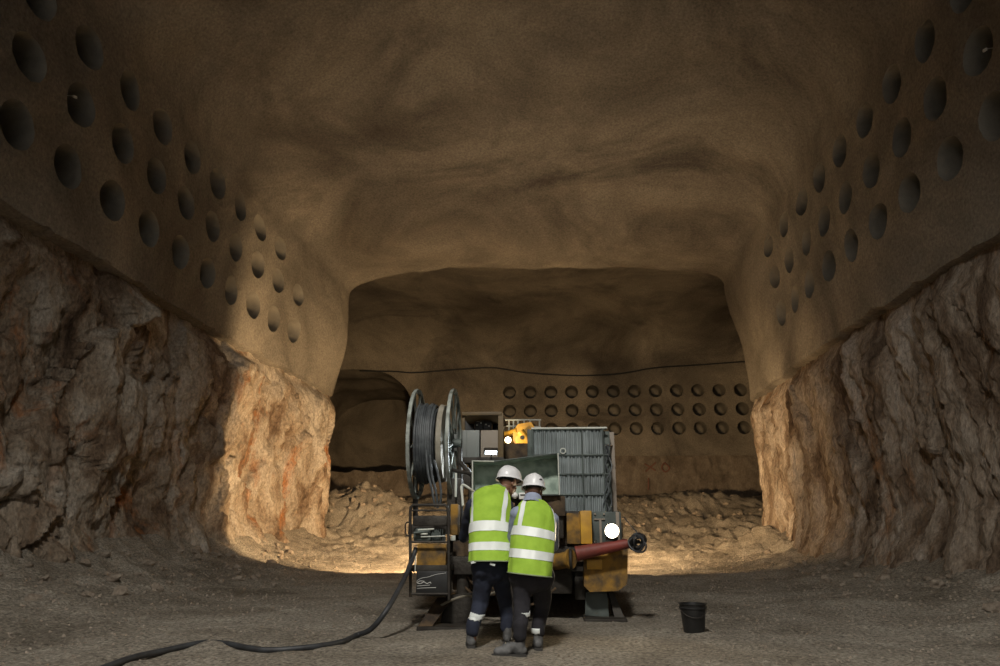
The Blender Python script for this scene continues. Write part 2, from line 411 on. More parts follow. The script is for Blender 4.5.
# ------------------------------------------------------------------ cross tunnel behind
YB = 46.6
XA, XB = -26, 24
zrow = [P(615, y, YB).z for y in (391.2, 410, 428.6)]
x0c = P(509.5, 411.5, YB).x; pitch_b = (P(742.4, 409, YB).x - x0c)/11
holesB = [(x0c+pitch_b*k, z) for z in zrow for k in range(0, 14)]
ZBB = P(650, 455.5, YB).z
ALC = P(421, 420, YB).x            # right edge of the opening on the left
def alcove(x):                      # lower edge of the back wall over the side opening
    xc, A = ALC-5.0, 5.0
    t = (x-xc)/A
    if abs(t) >= 1: return None
    return 5.0 + (P(380, 369, YB).z-5.0)*(1-abs(t)**3.2)**(1/2.6)
def zb_back(x):
    h = alcove(x); return max(ZBB, h) if h else ZBB + .04*fbm((x,0,0),3,1)
def mapB(x, z):
    p = Vector((x, YB, z)); d = shot_d(p)
    return p - Vector((0, d, 0))
ZSB = 11.6
wb = wall_with_niches('wall_back', mapB, XA, XB, zb_back, ZSB, holesB, .43, 1.5, (0,1,0), M['shot'], step=.2)
def cross_map(x, a):                # vault of the cross tunnel, from the back wall towards the lip
    y0, y1 = YB, U0+RR-.1
    yc, A = (y0+y1)/2, (y0-y1)/2
    ca, sa = math.cos(a), math.sin(a); nn = 2.3
    y = yc + A*math.copysign(abs(ca)**(2/nn), ca); z = ZSB + 3.0*max(sa,0)**(2/nn)
    p = Vector((x, y, z)); d = shot_d(p)*1.6*sm(0,.2,sa)
    base = shot_d(Vector((x, YB, ZSB)))*(1-sm(0,.2,sa))*(1 if ca > 0 else 0)
    return p + Vector((0, -ca*d - base, -max(sa,0)*d))
vs, fs = [], []; NX, NA = 160, 80
for i in range(NX+1):
    x = XA-.5+(XB-XA+1)*i/NX
    for j in range(NA+1): vs.append(cross_map(x, PI*j/NA))
for i in range(NX):
    for j in range(NA): a = i*(NA+1)+j; fs.append((a, a+1, a+NA+2, a+NA+1))
mk('ceiling.001', vs, fs, M['shot'])['kind'] = 'structure'
# bare rock course under the back wall
vs, fs = [], []; NX, NZ = 420, 60
for i in range(NX+1):
    x = XA+(XB-XA)*i/NX
    zt = ZBB+.3 if alcove(x) is None else 5.0 + .2*fbm((x,0,5),3,.8) - .3
    for j in range(NZ+1):
        z = -.5+(zt+.5)*j/NZ
        d = .25*fbm((x, z*.6, 4), 5, .8) + .08*fbm((x,z,4),4,3) - .12
        if z > ZBB-.1: d = min(d, -.08)
        if alcove(x) is not None: d += .25
        vs.append(Vector((x, YB-d-.12*(1-sm(4.5,ZBB,z)), z)))
for i in range(NX):
    for j in range(NZ): a = i*(NZ+1)+j; fs.append((a, a+1, a+NZ+2, a+NZ+1))
mk('rock_face', vs, fs, M['rockB'], wb)
# the tunnel that leads on behind the opening
vs, fs = [], []; ND = 30; xs = [ALC-5.0+5.0*math.cos(PI*k/40) for k in range(41)]
for i in range(ND+1):
    y = YB + .02 - (shot_d(Vector((xs[0], YB, 7))) if i == 0 else 0) + 12*(i/ND)
    ring = []
    ring.append(Vector((xs[0]+.02, y, 2.0)))
    for x in xs:
        h = alcove(x) or 5.0
        p = Vector((x, y, h)); k = min(1, i/3)
        ring.append(p + Vector((0,0,.35*fbm(p,3,.3)*k)))
    ring.append(Vector((xs[-1]-.02, y, 2.0)))
    vs += ring
W = len(xs)+2
for i in range(ND):
    for j in range(W-1): fs.append((i*W+j, i*W+j+1, (i+1)*W+j+1, (i+1)*W+j))
fs.append([ND*W+j for j in range(W)])
a = len(vs); vs += [Vector((xs[0]+.3, YB+.1, 4.6)), Vector((xs[-1]-.3, YB+.1, 4.6)), Vector((xs[-1]-.3, YB+12.2, 4.4)), Vector((xs[0]+.3, YB+12.2, 4.4))]
fs.append((a, a+1, a+2, a+3))
mk('wall_side_tunnel', vs, fs, M['shot'])['kind'] = 'structure'
# ends and near side of the cross tunnel
def slab(name, fn, m, n1=40, n2=40):
    vs = [fn(i/n1, j/n2) for i in range(n1+1) for j in range(n2+1)]
    fs = [(i*(n2+1)+j, i*(n2+1)+j+1, (i+1)*(n2+1)+j+1, (i+1)*(n2+1)+j) for i in range(n1) for j in range(n2)]
    o = mk(name, vs, fs, m); o['kind'] = 'structure'; return o
def dd(p, ax):
    p = Vector(p); p[ax] += .5*fbm(p, 4, .4); return p
slab('wall_far_left', lambda a, b: dd((XA+.5, 27+20*a, 15*b-.5), 0), M['shot'])
slab('wall_far_right', lambda a, b: dd((XB-.5, 27+20*a, 15*b-.5), 0), M['shot'])
slab('wall_near_left', lambda a, b: dd((XA+(-11.5-XA)*a, 27.7, 15*b-.5), 1) , M['shot'])
slab('wall_near_right', lambda a, b: dd((10.5+(XB-10.5)*a, 27.7, 15*b-.5), 1), M['shot'])
# ------------------------------------------------------------------ floor
def fz(x, y, fine=True):
    ramp = .42*sm(19.5, 27, y) + 2.35*sm(26, 42, y)
    xl, xr = (WL, WR) if y < 27 else (26, 24)
    dl, dr = x+xl, xr-x
    tal = 0
    if y < 29:
        k = 1-sm(26.5, 29, y)
        dl_, dr_ = max(0, x+WL-.4), max(0, WR-.2-x)
        tal = k*(.30*(1-sm(0, 3.6, dl_)) + .55*math.exp(-dl_/.55) + .16*(1-sm(0,3.0,dr_)) + .45*math.exp(-dr_/.5))
    mound = 1.6*math.exp(-(((x+8.6)/3.0)**2+((y-32.5)/2.6)**2)) + .5*math.exp(-(((x-9.5)/2.6)**2+((y-31)/2.5)**2)) + .55*math.exp(-(((x-7)/3)**2+((y-37)/2)**2))
    side = .35*sm(2.2, 7, abs(x+.5))
    far = sm(20, 30, y)
    h = ramp+tal+mound
    core = 1-math.exp(-(((x+.3)/1.9)**4+((y-10)/4.5)**4))     # trodden ground round the machine
    h += (.05+.10*side+.16*far)*fbm((x,y,0),4,.45)*(.25+.75*core)
    if fine:
        rough = .022 + .06*side + .12*far*(1+.6*mound) + .05*(tal > .12)
        h += rough*fbm((x,y,2),4,2.4)*(.5+.5*core) + (.012+.024*side+.05*far)*noise.noise(Vector((x,y,4))*7)*(.7+.3*core)
    m = PZ(211, 650); h += .055*math.exp(-(((x-m.x)/.20)**2+((y-m.y)/.13)**2))
    return h
ys = [-15+.6*i for i in range(29)]; y = 2.6
while y < 47.2: ys.append(y); y += max(.045, y*.0058)
xsf = []
x = -26.5
while x < 24.6:
    xsf.append(x); x += .07 if -8.5 < x < 8.3 else (.2 if -12 < x < 12 else .6)
vs = [Vector((x, y, fz(x, y))) for y in ys for x in xsf]; W = len(xsf)
fs = [(j*W+i, j*W+i+1, (j+1)*W+i+1, (j+1)*W+i) for j in range(len(ys)-1) for i in range(W-1)]
mk('floor', vs, fs, M['ground'])['kind'] = 'structure'
# ------------------------------------------------------------------ loose stones
def stone_mesh(seed):
    bm = bmesh.new(); bmesh.ops.create_icosphere(bm, subdivisions=2, radius=1)
    for v in bm.verts:
        n_ = v.co.normalized(); vo = noise.voronoi(n_*1.3+Vector((seed,0,0)))[0]
        v.co = n_*(.80+.30*(vo[1]-vo[0])+.40*noise.noise(n_*1.6+Vector((seed,3,0)))+.16*noise.noise(n_*4+Vector((seed,3,0))))
        v.co.z *= .68
    me = bpy.data.meshes.new('stone'); bm.to_mesh(me); bm.free(); me.materials.append(M['stone'])
    return me
sm_ = [stone_mesh(i*3.7) for i in range(6)]
placed = []
def stone(x, y, s, label, group):
    if any((x-a)**2+(y-b)**2 < ((s+c)*1.45)**2 for a, b, c in placed): return
    if y < 27 and (x-s*1.6 < -WL+.5 or x+s*1.6 > WR-.6): return
    placed.append((x,y,s))
    o = bpy.data.objects.new('stone', random.choice(sm_)); C.objects.link(o)
    o.location = (x, y, fz(x, y)+s*.30); o.scale = (s*random.uniform(.8,1.3), s*random.uniform(.8,1.2), s*random.uniform(.7,1.1))
    o.rotation_euler = (random.uniform(-.4,.4), random.uniform(-.4,.4), random.uniform(0,6.28))
    tag(o, label, 'stone', group)
for k in range(60):
    y = random.uniform(9.2, 22); stone(-WL+.7+abs(random.gauss(0,1.0)), y, random.uniform(.05,.14), 'loose limestone rubble stone at the foot of the left rock wall', 'stones along the left rock wall')
for k in range(45):
    y = random.uniform(10, 23); stone(WR-.6-abs(random.gauss(0,.8)), y, random.uniform(.05,.13), 'loose limestone rubble stone at the foot of the right rock wall', 'stones along the right rock wall')
for k in range(90):
    x, y = random.gauss(-7.4,1.5), random.gauss(31.3,1.4)
    stone(min(x,-4), max(28.7,y), random.uniform(.05,.17), 'pale lump on the lit rubble heap beyond the left wall end', 'lumps on the left rubble heap')
for k in range(60):
    x, y = random.uniform(2.5,10.5), random.gauss(33,2.5)
    stone(x, max(28.7,y), random.uniform(.05,.16), 'pale lump on the lit rubble slope right of the machine', 'lumps on the right rubble slope')
# gravel scattered on the floor: nobody could count it
bm = bmesh.new()
tet = [Vector((1,0,-.4)), Vector((-.5,.9,-.4)), Vector((-.5,-.9,-.4)), Vector((.3,.3,.6)), Vector((-.4,-.1,.5))]
tf = [(0,3,2),(0,1,3),(1,4,3),(1,2,4),(2,3,4),(0,2,1)]
for k in range(7000):
    y = 4.8 + 19*random.random()**1.5; x = random.uniform(-7.4, 6.4)
    if abs(x+.3) < 1.6 and 6.4 < y < 12.5 and random.random() < .8: continue
    s = random.uniform(.005,.016)*(1+.9*sm(3,8,abs(x)))*(1+y*.03); a = random.uniform(0,6.28)
    R = Matrix.Rotation(a, 3, 'Z') @ Matrix.Rotation(random.uniform(-.6,.6), 3, 'X'); c = Vector((x, y, fz(x,y)+s*.25))
    v = [bm.verts.new(c+R@(p*s*random.uniform(.7,1.2))) for p in tet]
    for f in tf: bm.faces.new([v[i] for i in f])
me = bpy.data.meshes.new('gravel'); bm.to_mesh(me); bm.free(); me.materials.append(M['stone'])
g = bpy.data.objects.new('gravel', me); C.objects.link(g)
tag(g, 'loose grey-brown gravel scattered over the tunnel floor', 'gravel', kind='stuff')
# ------------------------------------------------------------------ cable on the back wall, red spray marks
pts = [(360,371),(395,372),(416,373),(455,370),(493,368),(526,373),(575,375.7),(618,374),(656,368),(700,365),(745,362),(790,360)]
def spline(pts, n=8):
    out = []; m = len(pts)
    for i in range(m-1):
        p0, p1, p2, p3 = pts[max(i-1,0)], pts[i], pts[i+1], pts[min(i+2,m-1)]
        for k in range(n):
            t = k/n
            out.append(.5*((2*p1)+(p2-p0)*t+(2*p0-5*p1+4*p2-p3)*t*t+(3*p1-p0-3*p2+p3)*t**3))
    out.append(pts[-1]); return out
def on_back(px, py, off=.06):
    q = P(px, py, YB); return Vector((q.x, YB - shot_d(Vector((q.x,YB,q.z))) - off, q.z))
tag(MB().tube(spline([on_back(*q, off=.10) for q in pts]), .045, 6).build('cable', M['rubber']), 'long black cable slung across the back wall above the niches', 'cable')
mk_ = MB()
for seg in ([(644,464),(655,471)],[(655,463),(645,472)],[(664,463),(661,468),(665,472),(669,468),(664,463)],[(648,478),(648,490)]):
    q = [P(a,b,YB) for a,b in seg]; q = [Vector((v.x, YB-.18-.25*fbm((v.x, v.z*.6, 4), 5, .8)+.0, v.z)) for v in q]
    mk_.tube(spline(q,4), .05, 5)
mk_.build('spray_mark', M['red_spray'], wb)
# small white pegs in two niches
for px, py, sd, lab in ((75,97,-1,'small white tag hanging in a niche high on the left wall'),(985,50,1,'small white tag hanging in a niche high on the right wall')):
    d = ray(px,py); q = Vector((0,0,CH)) + d*((-(WL+.12) if sd < 0 else WR+.12)/d.x)
    t_ = MB().box(q, (.03,.10,.05), Matrix.Rotation(.3,3,'X'), .01).cyl(q+Vector((0,0,.02)), q+Vector((sd*.3,.0,.05)), .006).build('tag', M['white'])
    tag(t_, lab, 'tag')
# ------------------------------------------------------------------ bucket
b0 = PZ(694.5, 634.5); bz = fz(b0.x, b0.y)
sc = b0.y/F_PX*1.02
bk = empty('bucket', (b0.x, b0.y, bz-.004), 'black plastic bucket standing alone on the gravel floor at the right', 'bucket')
h = .285; r0, r1 = .104, .136
bk_ = MB().lathe([(0,.0),(r0,.0),(r0+.004,.01),(r1-.006,h-.05),(r1+.004,h-.048),(r1+.004,h-.040),(r1-.003,h-.036),(r1,h-.008),(r1+.010,h-.006),(r1+.010,h),(r1-.004,h),(r1-.010,h-.05),(r0-.006,.012),(0,.012)], bk.location, 40)
bk_.build('body', M['black_plastic'], bk)
hp = [bk.location+Vector((r1*1.04*math.cos(t), -abs(r1*1.0*math.sin(t))*1.02, h-.03-.10*math.sin(t))) for t in [PI*i/20 for i in range(21)]]
MB().tube(hp, .0035, 6).build('handle', M['dark_steel'], bk)
# ------------------------------------------------------------------ machine
YM = 8.9
mc = empty('drilling_machine', (-.3, 12.5, fz(-.3,12.5)), 'large mud-caked yellow and grey tunnelling machine with hose reel and tank behind the two workers', 'machine')
def gz(x, y): return fz(x, y, False)
# chassis and running gear
c = MB()
c.bb((-1.28, 9.62, .42), (1.0, 18.6, .95), .04)
c.bb((-1.12, 9.42, .55), (.5, 9.8, 1.28), .03)
c.bb((-.95, 9.3, .30), (.30, 9.9, .60), .03)
for x in (-1.1, -.5, .02): c.bb((x-.03, 9.33, .45), (x+.03, 9.5, 1.28), .01)
c.build('chassis', M['dark_steel'], mc)
for x in (-1.12, .72):
    for y in (12.4, 14.2, 16.8):
        w = MB(); z0 = gz(x, y)
        prof = [(.22,-.17),(.40,-.18),(.47,-.15),(.50,-.08),(.50,.08),(.47,.15),(.40,.18),(.22,.17)]
        w.lathe(prof, (x+.1, y, z0+.49), 36, Matrix.Rotation(PI/2,3,'Y'))
        for k in range(20):
            a = 2*PI*k/20; w.box((x+.1, y+.5*math.cos(a), z0+.49+.5*math.sin(a)), (.34,.05,.03), Matrix.Rotation(a+PI/2,3,'X'), .006)
        wo = w.build('wheel', M['rubber'], mc)
        MB().cyl((x-.06,y,z0+.49),(x+.26,y,z0+.49),.24,n=24).cyl((x-.10,y,z0+.49),(x+.30,y,z0+.49),.09,n=16).build('hub', M['yellow_mud'], wo)
# upper deck
MB().bb((-1.25, 9.9, .95), (1.0, 18.4, 1.15), .02).bb((-1.2,11.2,1.15),(.5,17.5,2.35),.05).build('engine_housing', M['rust'], mc)
d_ = MB(); a = P(500,459,12.4); b = P(531,464,12.4)
d_.bb((a.x-.4, 12.4, b.z-.03), (b.x+.3, 15.0, a.z), .01); d_.build('deck', M['panel_tan'], mc)
# yellow front structure lit by its own lamps
y_ = MB(); Yf = 15.6
y_.prism([P(a,b,Yf) for a,b in ((513,431),(518,424),(531,422),(535,428),(535,446),(519,448),(513,441))], (0,1.2,0))
y_.pbox(500, 431, 520, 436, Yf+.3, .8, .03).pbox(500,438,516,447,Yf+.5,.6,.03)
y_.cyl(P(505,434,Yf+.2), P(517,430,Yf), .05, n=12)
y_.cyl(P(520,432,Yf-.1), P(531,445,Yf-.1), .10, .07, 14)
y_.pbox(509, 446, 535, 452, Yf+.1, 1.0, .02)
y_.cyl(P(522,440,Yf-.15), P(522,440,Yf+.3), .14, n=20)
bo = y_.build('boom_mount', M['yellow'], mc)
MB().cyl(P(522,437.5,Yf-.2), P(522,437.5,Yf-.1), .045, n=14).build('pivot_pin', M['black_plastic'], bo)
b_ = MB(); b_.cyl(P(519,452,Yf-.2), P(531,449,Yf-.2), .05, n=10).pbox(503,450,534,457,Yf-.1,.5,.02); b_.build('boom_base', M['dark_steel'], mc)
b_ = MB(); b_.cyl((-.6,16.6,2.3),(-.4,21.5,2.6),.16,.13,16).cyl((-.4,21.4,2.6),(-.2,24.3,3.4),.13,.11,16).box((-.2,24.4,3.45),(.5,.5,.5),None,.06)
b_.build('boom', M['yellow_mud'], mc)
r_ = MB()
for px in (503.5, 509, 513.5, 518, 524, 530, 539.5): r_.cyl(P(px,433,Yf+.4), P(px,419.5,Yf+.4), .018, n=8)
r_.cyl(P(502,420,Yf+.4), P(541,420,Yf+.4), .02, n=8).cyl(P(502,426,Yf+.4), P(541,427,Yf+.4), .016, n=8)
r_.build('guard_rail', M['edge'], mc)
def lamp(name, pos, aim, r, m, body=M['dark_steel'], parent=mc, flat=None):
    pos = Vector(pos); aim = Vector(aim).normalized(); q = aim.to_track_quat('Z','Y').to_matrix()
    if flat:
        h_ = MB().box(pos - aim*.03, (flat[0]+.03, flat[1]+.03, .06), q, .01).build(name, body, parent)
        MB().box(pos + aim*.003, (flat[0], flat[1], .012), q, .005).build('lens', m, h_)
    else:
        h_ = MB().lathe([(0,-r*1.1),(r*.5,-r),(r*.9,-r*.35),(r*1.08,0),(r*1.08,r*.18),(r*.98,r*.18),(r*.98,0),(0,0)], pos, 28, q).build(name, body, parent)
        MB().lathe([(0,r*.24),(r*.5,r*.20),(r*.97,.004)], pos, 28, q).build('lens', m, h_)
    return h_
lamp('work_lamp', P(508,440,Yf-.2), (.25,-1,.05), .07, M['lamp_amber'])
lamp('work_lamp', P(514,449,Yf-.3), (.1,-1,.05), .06, M['lamp_amber'])
lamp('work_lamp', P(499,436,11.4), (.2,-1,.0), .035, M['lamp_amber'])
# cab
cb = MB(); Yc = 10.4
cb.pbox(461.5, 411.5, 502, 415.5, Yc-.05, 1.2, .01)       # roof
cb.pbox(461.5, 413, 465, 431, Yc, .06, .006).pbox(498, 413, 503.5, 458, Yc-.04, .12, .01)
cb.pbox(461.5, 413, 465, 431, Yc+1.0, .06, .006).pbox(499, 413, 502.5, 458, Yc+1.0, .08, .006)
cb.pbox(463, 425, 500, 431, Yc+1.1, .05, .006)
cab = cb.build('cab', M['cab'], mc)
MB().pbox(464, 413.5, 499, 431, Yc+.85, .02, .0).build('dark_backing', M['cab_dark'], cab)  # dark sheet behind the seat stands in for the cab's unlit interior
s_ = MB(); s_.pbox(474,421,492,430,Yc+.35,.15,.03); s_.cyl(P(483,420,Yc+.3),P(483,430,Yc+.3),.012); s_.build('seat', M['black_plastic'], cab)
for k,(px,py) in enumerate(((477,425),(481,423),(486,424.5),(489,426))): MB().ell(P(px,py,Yc+.28), (.012,.01,.012), None, 10, 8).build('gauge', M['edge'], cab)
pn = MB(); pn.pbox(453, 430, 479.5, 457.5, Yc-.02, .6, .012).pbox(456.5,430,458,457,Yc-.04,.03,.004).pbox(466,430,467,457,Yc-.035,.03,.004); pn.build('side_panel', M['panel'], mc)
pn = MB(); pn.pbox(480.5, 430, 498, 457.5, Yc-.02, .6, .012); pn.build('side_panel', M['panel_tan'], mc)
MB().pbox(452, 457, 504, 463, Yc-.1, .5, .01).pbox(453,474,503,488,Yc-.05,.4,.02).bb((-1.1,10.35,1.1),(-.6,11.4,1.9),.03).build('cab_support', M['dark_steel'], mc)
lamp('work_lamp', P(491,452.5,9.9), (.15,-.75,-.65), .05, M['lamp_cool'], flat=(.16,.055))
MB().cyl(P(491,452.5,9.95), P(491,456,10.35), .012).build('lamp_bracket', M['dark_steel'], mc)
# tray / hopper lid
Yt = 8.75
A = [P(472.5,461,Yt), P(494,461.5,Yt+.05), P(558,453.5,Yt+.25), P(559.5,495,Yt+.2), P(472.5,495,Yt)]
back = [v+Vector((0,.30,-.02)) for v in A]
t_ = MB()
bm_ = t_.bm; ra = [bm_.verts.new(v) for v in A]; rb = [bm_.verts.new(v) for v in back]
bm_.faces.new(rb)
ra2 = [bm_.verts.new(v+(sum(A,Vector())/5-v).normalized()*-.006+Vector((0,0.0,0))) for v in A]; rb2 = [bm_.verts.new(v+Vector((0,.012,0))) for v in back]
for i in range(5):
    j = (i+1)%5; bm_.faces.new((ra[i],ra[j],rb[j],rb[i])); bm_.faces.new((ra2[i],rb2[i],rb2[j],ra2[j])); bm_.faces.new((ra[i],ra2[i],ra2[j],ra[j]))
bm_.faces.new(rb2[::-1])
tray = t_.build('hopper', M['tray'], mc, smooth=False)
MB().tube([A[4],A[0],A[1]], .011, 8).build('rim', M['edge'], tray)
MB().tube([A[1],A[2],A[3]], .010, 8).tube([A[3],A[4]], .010, 8).build('rim', M['galv_dark'], tray)
MB().tube([A[2]+Vector((0,-.02,.0)), A[3]+Vector((0,-.02,0))], .008, 6).build('seam', M['edge'], tray)
MB().bb((P(470,480,9.1).x, 9.06, .95), (P(563,500,9.1).x, 9.7, P(500,497,9.1).z-.01), .02).build('hopper_stand', M['dark_steel'], mc)
MB().pbox(541,496,565,516,9.0,.4,.01).build('side_box', M['rust'], mc)
# small white gauge unit between the men's heads
gx = MB().pbox(519,492.5,526.5,499,8.45,.07,.006).build('gauge_box', M['white'], mc)
MB().pbox(520.3,494.2,525.3,495.2,8.44,.012,.001).build('slot', M['black_plastic'], gx)
MB().ell(P(514.8,495.3,8.48),(.037,.03,.037)).build('dial', M['white'], gx)
MB().cyl(P(518,497.5,8.5), P(521,500,9.1), .014).cyl(P(514,497,8.5),P(520,497.5,8.5),.010).build('gauge_arm', M['dark_steel'], gx)
# tank cage
Yk = 9.9
tk = empty  # placeholder name not used
corr = MB()
tl, tr = P(533,429.5,Yk), P(604,430,Yk); bl = P(533,514,Yk)
x0, x1, zt, zb = tl.x, tr.x, tl.z, bl.z
def ribbed(x0, x1, z0, z1, y, amp=.012, per=.052):
    n = int((x1-x0)/per*8)
    f = lambda s_, z: Vector((x0+(x1-x0)*s_/n, y - amp*(1 if math.cos(2*PI*(x1-x0)*s_/n/per) > .2 else (-1 if math.cos(2*PI*(x1-x0)*s_/n/per) < -.2 else 0)) - .01*fbm((s_*.1,z,0),2,2), z))
    corr.grid(lambda s_, z: f(s_, z), range(n+1), [z0+(z1-z0)*k/8 for k in range(9)])
ribbed(x0, x1, zb, zt, Yk)
corr.bb((x0,Yk+.012,zb),(x1,Yk+1.0,zt-.01))
tank = corr.build('tank', M['galv'], mc)
gd = MB()
for py in (429.5,455.3,474.5,494.8,514):
    z = P(560,py,Yk).z; gd.cyl((x0-.02,Yk-.022,z),(x1+.03,Yk-.022,z),.012,n=8)
for px in (533,582.7,604): 
    xx = P(px,470,Yk).x; gd.cyl((xx,Yk-.026,zb),(xx,Yk-.026,zt),.012,n=8)
gd.build('cage_bar', M['galv_dark'], tank)
gd = MB()
for i in range(11):
    xx = x0+(x1-x0)*(i+.5)/11; gd.cyl((xx,Yk-.016,zb),(xx,Yk-.016,zt),.006,n=6)
gd.build('cage_wire', M['galv'], tank)
gd = MB(); gd.cyl((x0-.02,Yk-.03,zt+.01),(x1+.04,Yk-.03,zt+.01),.014,n=8).cyl((x0,Yk-.03,zt),(x0,Yk+1,zt),.014,n=8).cyl((x1,Yk-.03,zt),(x1,Yk+1,zt),.014,n=8)
gd.build('top_rail', M['edge'], tank)
MB().torus(P(563,451,Yk-.05), (0,1,0), .035, .008, 20, 6).build('lid_ring', M['edge'], tank)
pm = MB(); pm.pbox(527.5,429,532,458,Yk+.0,.25,.01); pm.pbox(605,431,609.5,512,Yk+.1,.12,.008); pm.build('tank_post', M['galv_dark'], mc)
pm = MB(); pm.pbox(611.5,432,614,514,Yk+.3,.05,.005); pm.cyl(P(606,445,Yk-.03),P(612,446,Yk+.3),.012); pm.build('tank_post', M['panel_tan'], mc)
# cables tangled on the tank post
tw = MB()
for s_ in range(3):
    tw.tube(spline([P(606+3*math.sin(k*1.3+s_*2)+s_*1.4, 444+k*7.5, Yk-.03-.03*math.cos(k+s_)) for k in range(10)],4), .010, 6)
tw.build('hydraulic_hose', M['rubber_grey'], mc)
# right rear: panels, yellow body, red beam
MB().pbox(567,513,580.5,544,9.15,.35,.012).build('panel', M['yellow_mud'], mc)
MB().pbox(581,510.5,591.5,544,9.05,.45,.014).build('panel', M['yellow'], mc)
rp_ = MB().pbox(593,511.5,621,545,9.35,.6,.02).build('rear_plate', M['galv_dark'], mc)
rq = MB()
for a,b in ((595,514),(604,514),(618,514),(595,542),(618,524)): rq.cyl(P(a,b,9.36), P(a,b,9.33), .012, n=8)
rq.pbox(594,518.5,605,520,9.33,.03,.003).pbox(600,520,601.5,545,9.33,.03,.003).pbox(617,512,619,545,9.32,.04,.003); rq.build('stiffener', M['panel_tan'], rp_)
MB().pbox(545,516,567,546,9.3,.4,.02).pbox(560,543,600,562,9.35,.5,.02).build('rear_block', M['rust'], mc)
yb = MB()
poly = [(584,557),(628,549),(627.5,584),(618,591),(590,592),(584,586)]
yb.prism([P(a,b,9.22) for a,b in poly], (0,.34,0)); yb.build('counterweight', M['yellow_mud'], mc, smooth=False)
MB().pbox(587,559.5,602,569.5,9.18,.06,.01).build('cover_plate', M['yellow'], mc)
MB().pbox(575,562,585,600,9.5,.5,.02).build('frame_web', M['dark_steel'], mc)
MB().cyl(P(555,562,9.2), P(570,559,9.05), .095, n=24).cyl(P(569,559,9.06),P(571.5,558.8,9.04),.115,n=24).build('cylinder', M['yellow_mud'], mc)
MB().pbox(549,546,575,554,9.2,.3,.01).torus(P(571,559,9.03),(1,-.1,0.02),.105,.018,30,8).build('clamp', M['dark_steel'], mc)
rb_ = MB().cyl(P(577,553.5,9.05), P(628,543.5,9.0), .085, .055, 20).cyl(P(576,553.7,9.05),P(578,553.3,9.05),.09,n=20)
rb_.build('beam', M['red'], mc)
for px in (588, 596): MB().cyl(P(px,540,9.25),P(px,548,9.2),.012).build('bolt', M['dark_steel'], mc)
hl = lamp('headlight', P(612,531,8.98), (-.15,-1,.12), .085, M['lamp_warm'])
MB().cyl(P(612,540,9.04), P(612,533,9.06), .02).pbox(606,537,618,540.5,9.02,.06,.004).build('lamp_bracket', M['dark_steel'], mc)
# coiled hose on the beam end
ch_ = MB()
for k in range(8):
    q = P(637.5, 541.5, 8.90+.012*k)
    ch_.torus(q+Vector((.012*math.sin(k*3),0,.012*math.cos(k*2)-.012*(k%3))), (1.3*math.sin(k*1.3+.8),1,.8*math.cos(k*1.7)), .078+.030*((k*7)%5)/4, .011, 28, 6)
cc = ch_.tube(spline([P(624,517,9.3),P(627,521,9.15),P(633,528,9.03),P(637,532,8.98)],5),.006,6).build('cable_coil', M['rubber'])
tag(cc, 'black hose coil hanging on the end of the red beam by the bright lamp', 'cable')
MB().cyl(P(623,545,9.0), P(640,541.5,9.0), .022, n=12).build('hook', M['dark_steel'], mc)
# stabilisers
def foot(name, top, base, w):
    q = MB(); return q
fr = PZ(598,617.5); gr = gz(fr.x, fr.y)
s1 = MB(); s1.prism([P(586,592,9.45), P(607,592,9.45), P(609,617,9.45), P(585,615.5,9.45)], (0,.08,0))
st = s1.build('stabilizer', M['galv_dark'], mc, smooth=False)
a0 = P(608,591,9.5); a1 = PZ(623.5,620,.0)
MB().prism([a0, a0+Vector((.06,0,0)), a1+Vector((.02,0,.01)), a1+Vector((-.10,0,.01))], (0,.16,0)).build('brace', M['dark_steel'], st, smooth=False)
MB().bb((P(583,600,9.45).x, 9.2, gz(.6,9.4)-.02), (a1.x+.03, 9.75, gz(.7,9.4)+.035), .01).build('foot_plate', M['dark_steel'], st)
bl_ = PZ(416,630.5); 
s2 = MB(); s2.prism([P(437,598,8.75), P(452,598,8.75), Vector((bl_.x+.16,8.4,.03)), Vector((bl_.x,8.35,.02))], (0,.10,0))
st2 = s2.build('stabilizer', M['rust'], mc, smooth=False)
MB().prism([P(446,596,8.8),P(476,592,8.8),P(474,624,8.8),P(440,624,8.8)], (0,.06,0)).build('brace', M['dark_steel'], st2, smooth=False)
MB().bb((bl_.x, 8.32, gz(bl_.x,8.4)-.02), (P(474,620,8.6).x, 8.75, gz(-1.2,8.5)+.03), .008).build('foot_plate', M['dark_steel'], st2)
MB().bb((-1.25,8.78,.55),(-.85,9.4,.75),.01).cyl((-1.0,8.9,.15),(-1.0,8.9,.7),.07,n=16).build('outrigger', M['dark_steel'], mc)
# underbody hoses
uh = MB()
for s_ in range(4):
    uh.tube(spline([P(452+s_*9,560+6*s_,8.9),P(470+s_*8,592-4*s_,8.85),P(500+s_*9,590+5*s_,8.9),P(535+s_*7,570+s_*6,8.95)],6), .014, 6)
uh.build('hydraulic_hose', M['rust'], mc)
MB().tube(spline([P(440,606,8.7),P(452,600,8.5),P(466,596,8.45),P(482,597,8.6),P(500,590,8.9)],6), .014, 8).build('hydraulic_hose', M['flange'], mc)
